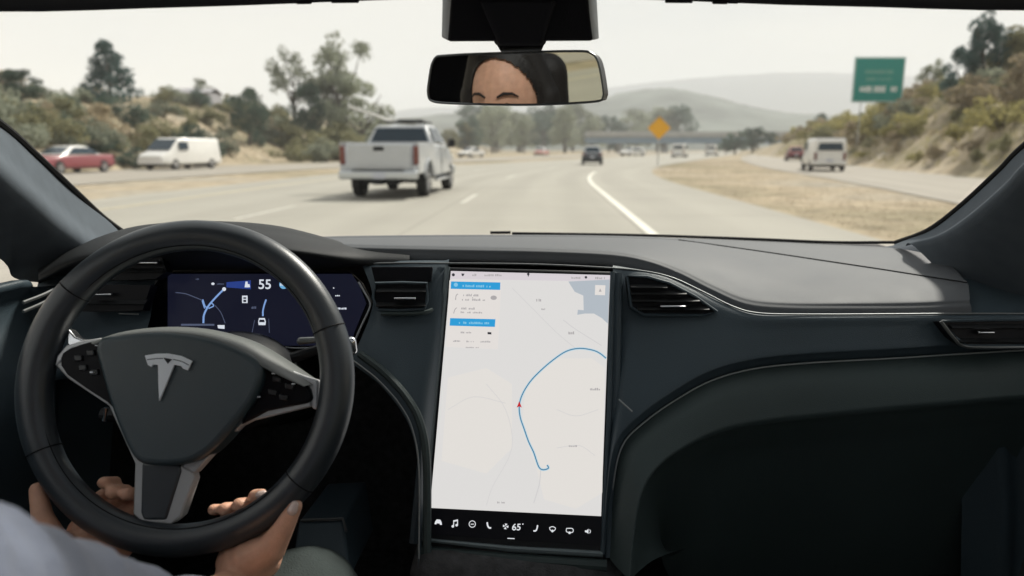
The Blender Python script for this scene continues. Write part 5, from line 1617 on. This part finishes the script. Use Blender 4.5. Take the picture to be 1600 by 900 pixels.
# hands: fingers come round the back of the rim, thumb lies on the outer edge
def finger(pts, rads, dst=None):
    for (p, q), (r1, r2) in zip(zip(pts, pts[1:]), zip(rads, rads[1:])):
        (dst or bg).capsule(p, q, r1, r2)
NAILS = []
# right hand
wr = WR
bg.capsule(wr, W.p(378, 888, -.014), .0265, .029)
bg.capsule(W.p(368, 880, -.016), W.p(372, 846, -.034), .024, .016)
bg.capsule(W.p(386, 880, -.012), W.p(398, 842, -.032), .026, .017)
bg.capsule(W.p(402, 876, -.010), W.p(420, 836, -.028), .024, .016)
bg.capsule(W.p(356, 884, -.018), W.p(352, 852, -.036), .020, .014)
def wrap(tips):
    for tx, ty, rr, h in tips:
        q = Vector((tx - 291, ty - 599, 0)).normalized()
        f = lambda k, hh: W.p(tx + q.x * k, ty + q.y * k, hh)
        finger([f(52, -.034), f(26, -.052), f(6, -.046), f(0, h)], [rr * 1.2, rr * 1.08, rr, rr * .95])
wrap(((324, 800, .0066, -.016), (344, 799, .0083, -.014), (367, 792, .0086, -.013)))
finger([W.p(418, 836, -.034), W.p(406, 808, -.052), W.p(388, 783, -.040), W.p(391, 779, -.016), W.p(402, 775, -.014)], [.010, .0092, .0086, .0082, .0066])
NAILS.append((W.p(401, 775, -.0095), W.p(407, 773, -.0105), .0046))
finger([W.p(392, 876, -.004), W.p(425, 856, .004), W.p(446, 824, .008), W.p(464, 789, .008)], [.024, .0165, .0118, .0084])
NAILS.append((W.p(463, 794, .0145), W.p(466, 786, .0140), .0058))
# left hand
bg.capsule(WL, W.p(118, 876, -.016), .0265, .028)
for a, b_ in (((112, 872), (100, 838)), ((124, 874), (126, 846)), ((138, 872), (152, 850)), ((150, 872), (176, 848))):
    bg.capsule(W.p(*a, -.014), W.p(*b_, -.034), .023, .016)
wrap(((149, 757, .0072, -.016), (165, 772, .0086, -.014), (187, 775, .0078, -.014)))
finger([W.p(196, 842, -.034), W.p(206, 820, -.050), W.p(208, 806, -.044)], [.0085, .0075, .0066])
finger([W.p(104, 872, -.006), W.p(84, 845, .002), W.p(70, 808, .004), W.p(60, 765, .002)], [.022, .0155, .0112, .0084])
person = remesh('person', bg, .0023, M['skin'], None, 3, PO)
tag(person, 'driver with dark hair in a lavender-grey top, both hands on the bottom of the wheel', 'person')
# clothing and hair
shg = G()
shg.capsule(SL, SR, .066, .068).capsule(Vector((-.40, .16, .99)), Vector((-.40, .12, .60)), .14, .15)
shg.capsule(SR, ER, .074, .054).capsule(ER, ER.lerp(WR, .32), .054, .047).capsule(SL, EL, .064, .052).capsule(EL, EL.lerp(WL, .6), .052, .044)
shg.capsule(Vector((-.405, .11, 1.08)), Vector((-.405, .13, 1.02)), .068, .09)
for k in range(9):   # folds of the sleeve
    q = .12 + k * .1
    c = SR.lerp(ER, q); d = (ER - SR).normalized(); rad = .074 - .020 * q
    u = d.cross(Vector((0, 0, 1))).normalized(); w_ = u.cross(d)
    shg.tube([c + d * (.012 * math.sin(t * 1.5 + k)) + (u * math.cos(t) + w_ * math.sin(t)) * (rad - .001) for t in np.linspace(0, 2 * math.pi, 20, endpoint=False)], .0055 + .002 * (k % 2), 6, closed=True)
shirt = remesh('shirt', shg, .006, M['shirt'], person, 5, PO)
trg = G()
for hip, kn, an in ((Vector((-.32, .14, .56)), KR, Vector((-.28, 1.15, .34))), (Vector((-.48, .14, .56)), KL, Vector((-.50, 1.15, .40)))):
    trg.capsule(hip, kn, .095, .070).capsule(kn, an, .066, .048)
trg.ball((-.40, .12, .56), (.19, .15, .12))
remesh('trousers', trg, .006, M['trousers'], person, 4, PO)
for an in (Vector((-.28, 1.15, .34)), Vector((-.50, 1.15, .40))):
    part('shoe', G().capsule(an + Vector((0, -.02, -.02)), an + Vector((0, .19, -.04)), .056, .048).capsule(an + Vector((0, 0, .08)), an, .05, .05), M['black'], person)
hg = G()
hg.ball(HC + Vector((0, -.012, .028)), (.086, .100, .112), 28, 20, rz)
for s in (-1, 1):
    hg.capsule(hp(s * .055, .018, .095), hp(s * .092, .005, .01), .028, .024).capsule(hp(s * .092, .005, .01), hp(s * .096, -.005, -.12), .026, .030)
    hg.capsule(hp(s * .088, -.005, -.12), hp(s * .095, .015, -.25), .032, .026)
    hg.capsule(hp(s * .07, -.05, .05), hp(s * .085, -.055, -.24), .045, .04)
hg.capsule(hp(0, -.075, .03), hp(0, -.085, -.25), .055, .05)
hair = remesh('hair', hg, .005, M['hair'], person, 3, PO)
# cut the hairline: keep the face clear
bm = bmesh.new(); bm.from_mesh(hair.data)
dead = []
for v in bm.verts:
    l = rz.transposed() @ (v.co + PO - HC)
    if l.y > .022 and abs(l.x) < .077 * math.sqrt(max(0, 1 - (max(0, l.z) / .088) ** 2)):
        dead.append(v)
bmesh.ops.delete(bm, geom=dead, context='VERTS')
bm.to_mesh(hair.data); bm.free()
for s in (-1, 1):
    part('eyebrow', G().tube([hp(s * .014, .0945, .012), hp(s * .028, .0915, .0195), hp(s * .044, .083, .019), hp(s * .054, .072, .012)], [.0022, .0032, .0026, .0012], 6), M['hair'], person)
    part('eye', G().ball(hp(s * .032, .073, -.012), (.0125, .0125, .0115), 14, 10), M['eye'], person)
    part('iris', G().ball(hp(s * .032, .0815, -.012), (.0058, .005, .0058), 10, 8), M['iris'], person)
    part('eyelash', G().tube([hp(s * .018, .080, -.006), hp(s * .032, .087, -.0015), hp(s * .046, .078, -.006)], [.001, .0020, .001], 5), M['hair'], person)
for a, b_, r_ in NAILS:
    part('fingernail', G().capsule(a, b_, r_, r_ * .8, 10), M['nail'], person)

# driver's seat
seat = thing('driver_seat', 'black leather driver seat behind the driver', 'seat', (-.40, 0, .32))
part('cushion', G().box((-.40, .22, .46), (.50, .50, .14)), M['seat'], seat, True, bevel=.05, seg=4)
part('backrest', G().box((-.40, -.10, .78), (.50, .14, .62), Matrix.Rotation(R(14), 3, 'X')), M['seat'], seat, True, bevel=.06, seg=4)
part('headrest', G().box((-.46, -.06, 1.10), (.26, .10, .18), Matrix.Rotation(R(8), 3, 'X')), M['seat'], seat, True, bevel=.04, seg=4)
rear = thing('bench', 'grey rear bench behind the front seats', 'seat', (0, -1.2, .32))
part('backrest', G().box((0, -1.45, .72), (1.3, .14, .56), Matrix.Rotation(R(14), 3, 'X')), M['seat'], rear, True, bevel=.05, seg=3)
part('cushion', G().box((0, -1.1, .46), (1.3, .5, .14)), M['seat'], rear, True, bevel=.05, seg=3)
for x in (-.38, .38):
    part('headrest', G().box((x, -1.5, 1.05), (.30, .09, .18)), M['bench'], rear, True, bevel=.04, seg=3)
# console box beside the driver's knee
cb = thing('console_box', 'dark console side box beside the driver knee', 'console', at(515, 880, .9))
P_ = [(466, 815), (536, 812), (548, 905), (452, 905)]
fr = [at(x, y, .93 if y < 850 else .86) for x, y in P_]
bk = [p + Vector((.0, .16, -.02)) for p in fr]
part('box', G().add(fr + bk, [(0, 1, 2, 3), (4, 7, 6, 5), (0, 4, 5, 1), (1, 5, 6, 2), (2, 6, 7, 3), (3, 7, 4, 0)]), M['fascia'], cb, True, bevel=.004)
part('edge', G().tube([at(470, 813, .928), at(536, 810.5, .928), at(541, 830, .905)], .0022, 6), M['silver_dark'], cb)

# ------------------------------------------------------------------ haze
HAZE = 0.00058
hm = bpy.data.materials.new('haze_air')
hm.use_nodes = True
nt = hm.node_tree
nt.nodes.remove(nt.nodes['Principled BSDF'])
vol = nt.nodes.new('ShaderNodeVolumePrincipled')
vol.inputs['Color'].default_value = (0.965, 0.98, 1.0, 1)
vol.inputs['Density'].default_value = HAZE
vol.inputs['Anisotropy'].default_value = 0.0
nt.links.new(vol.outputs[0], nt.nodes['Material Output'].inputs['Volume'])
hz = link('haze', mesh('haze', G().box((0, 1600, 174), (6100, 4900, 352)), hm, False))
tag(hz, 'thin pale summer haze over the valley', kind='stuff')
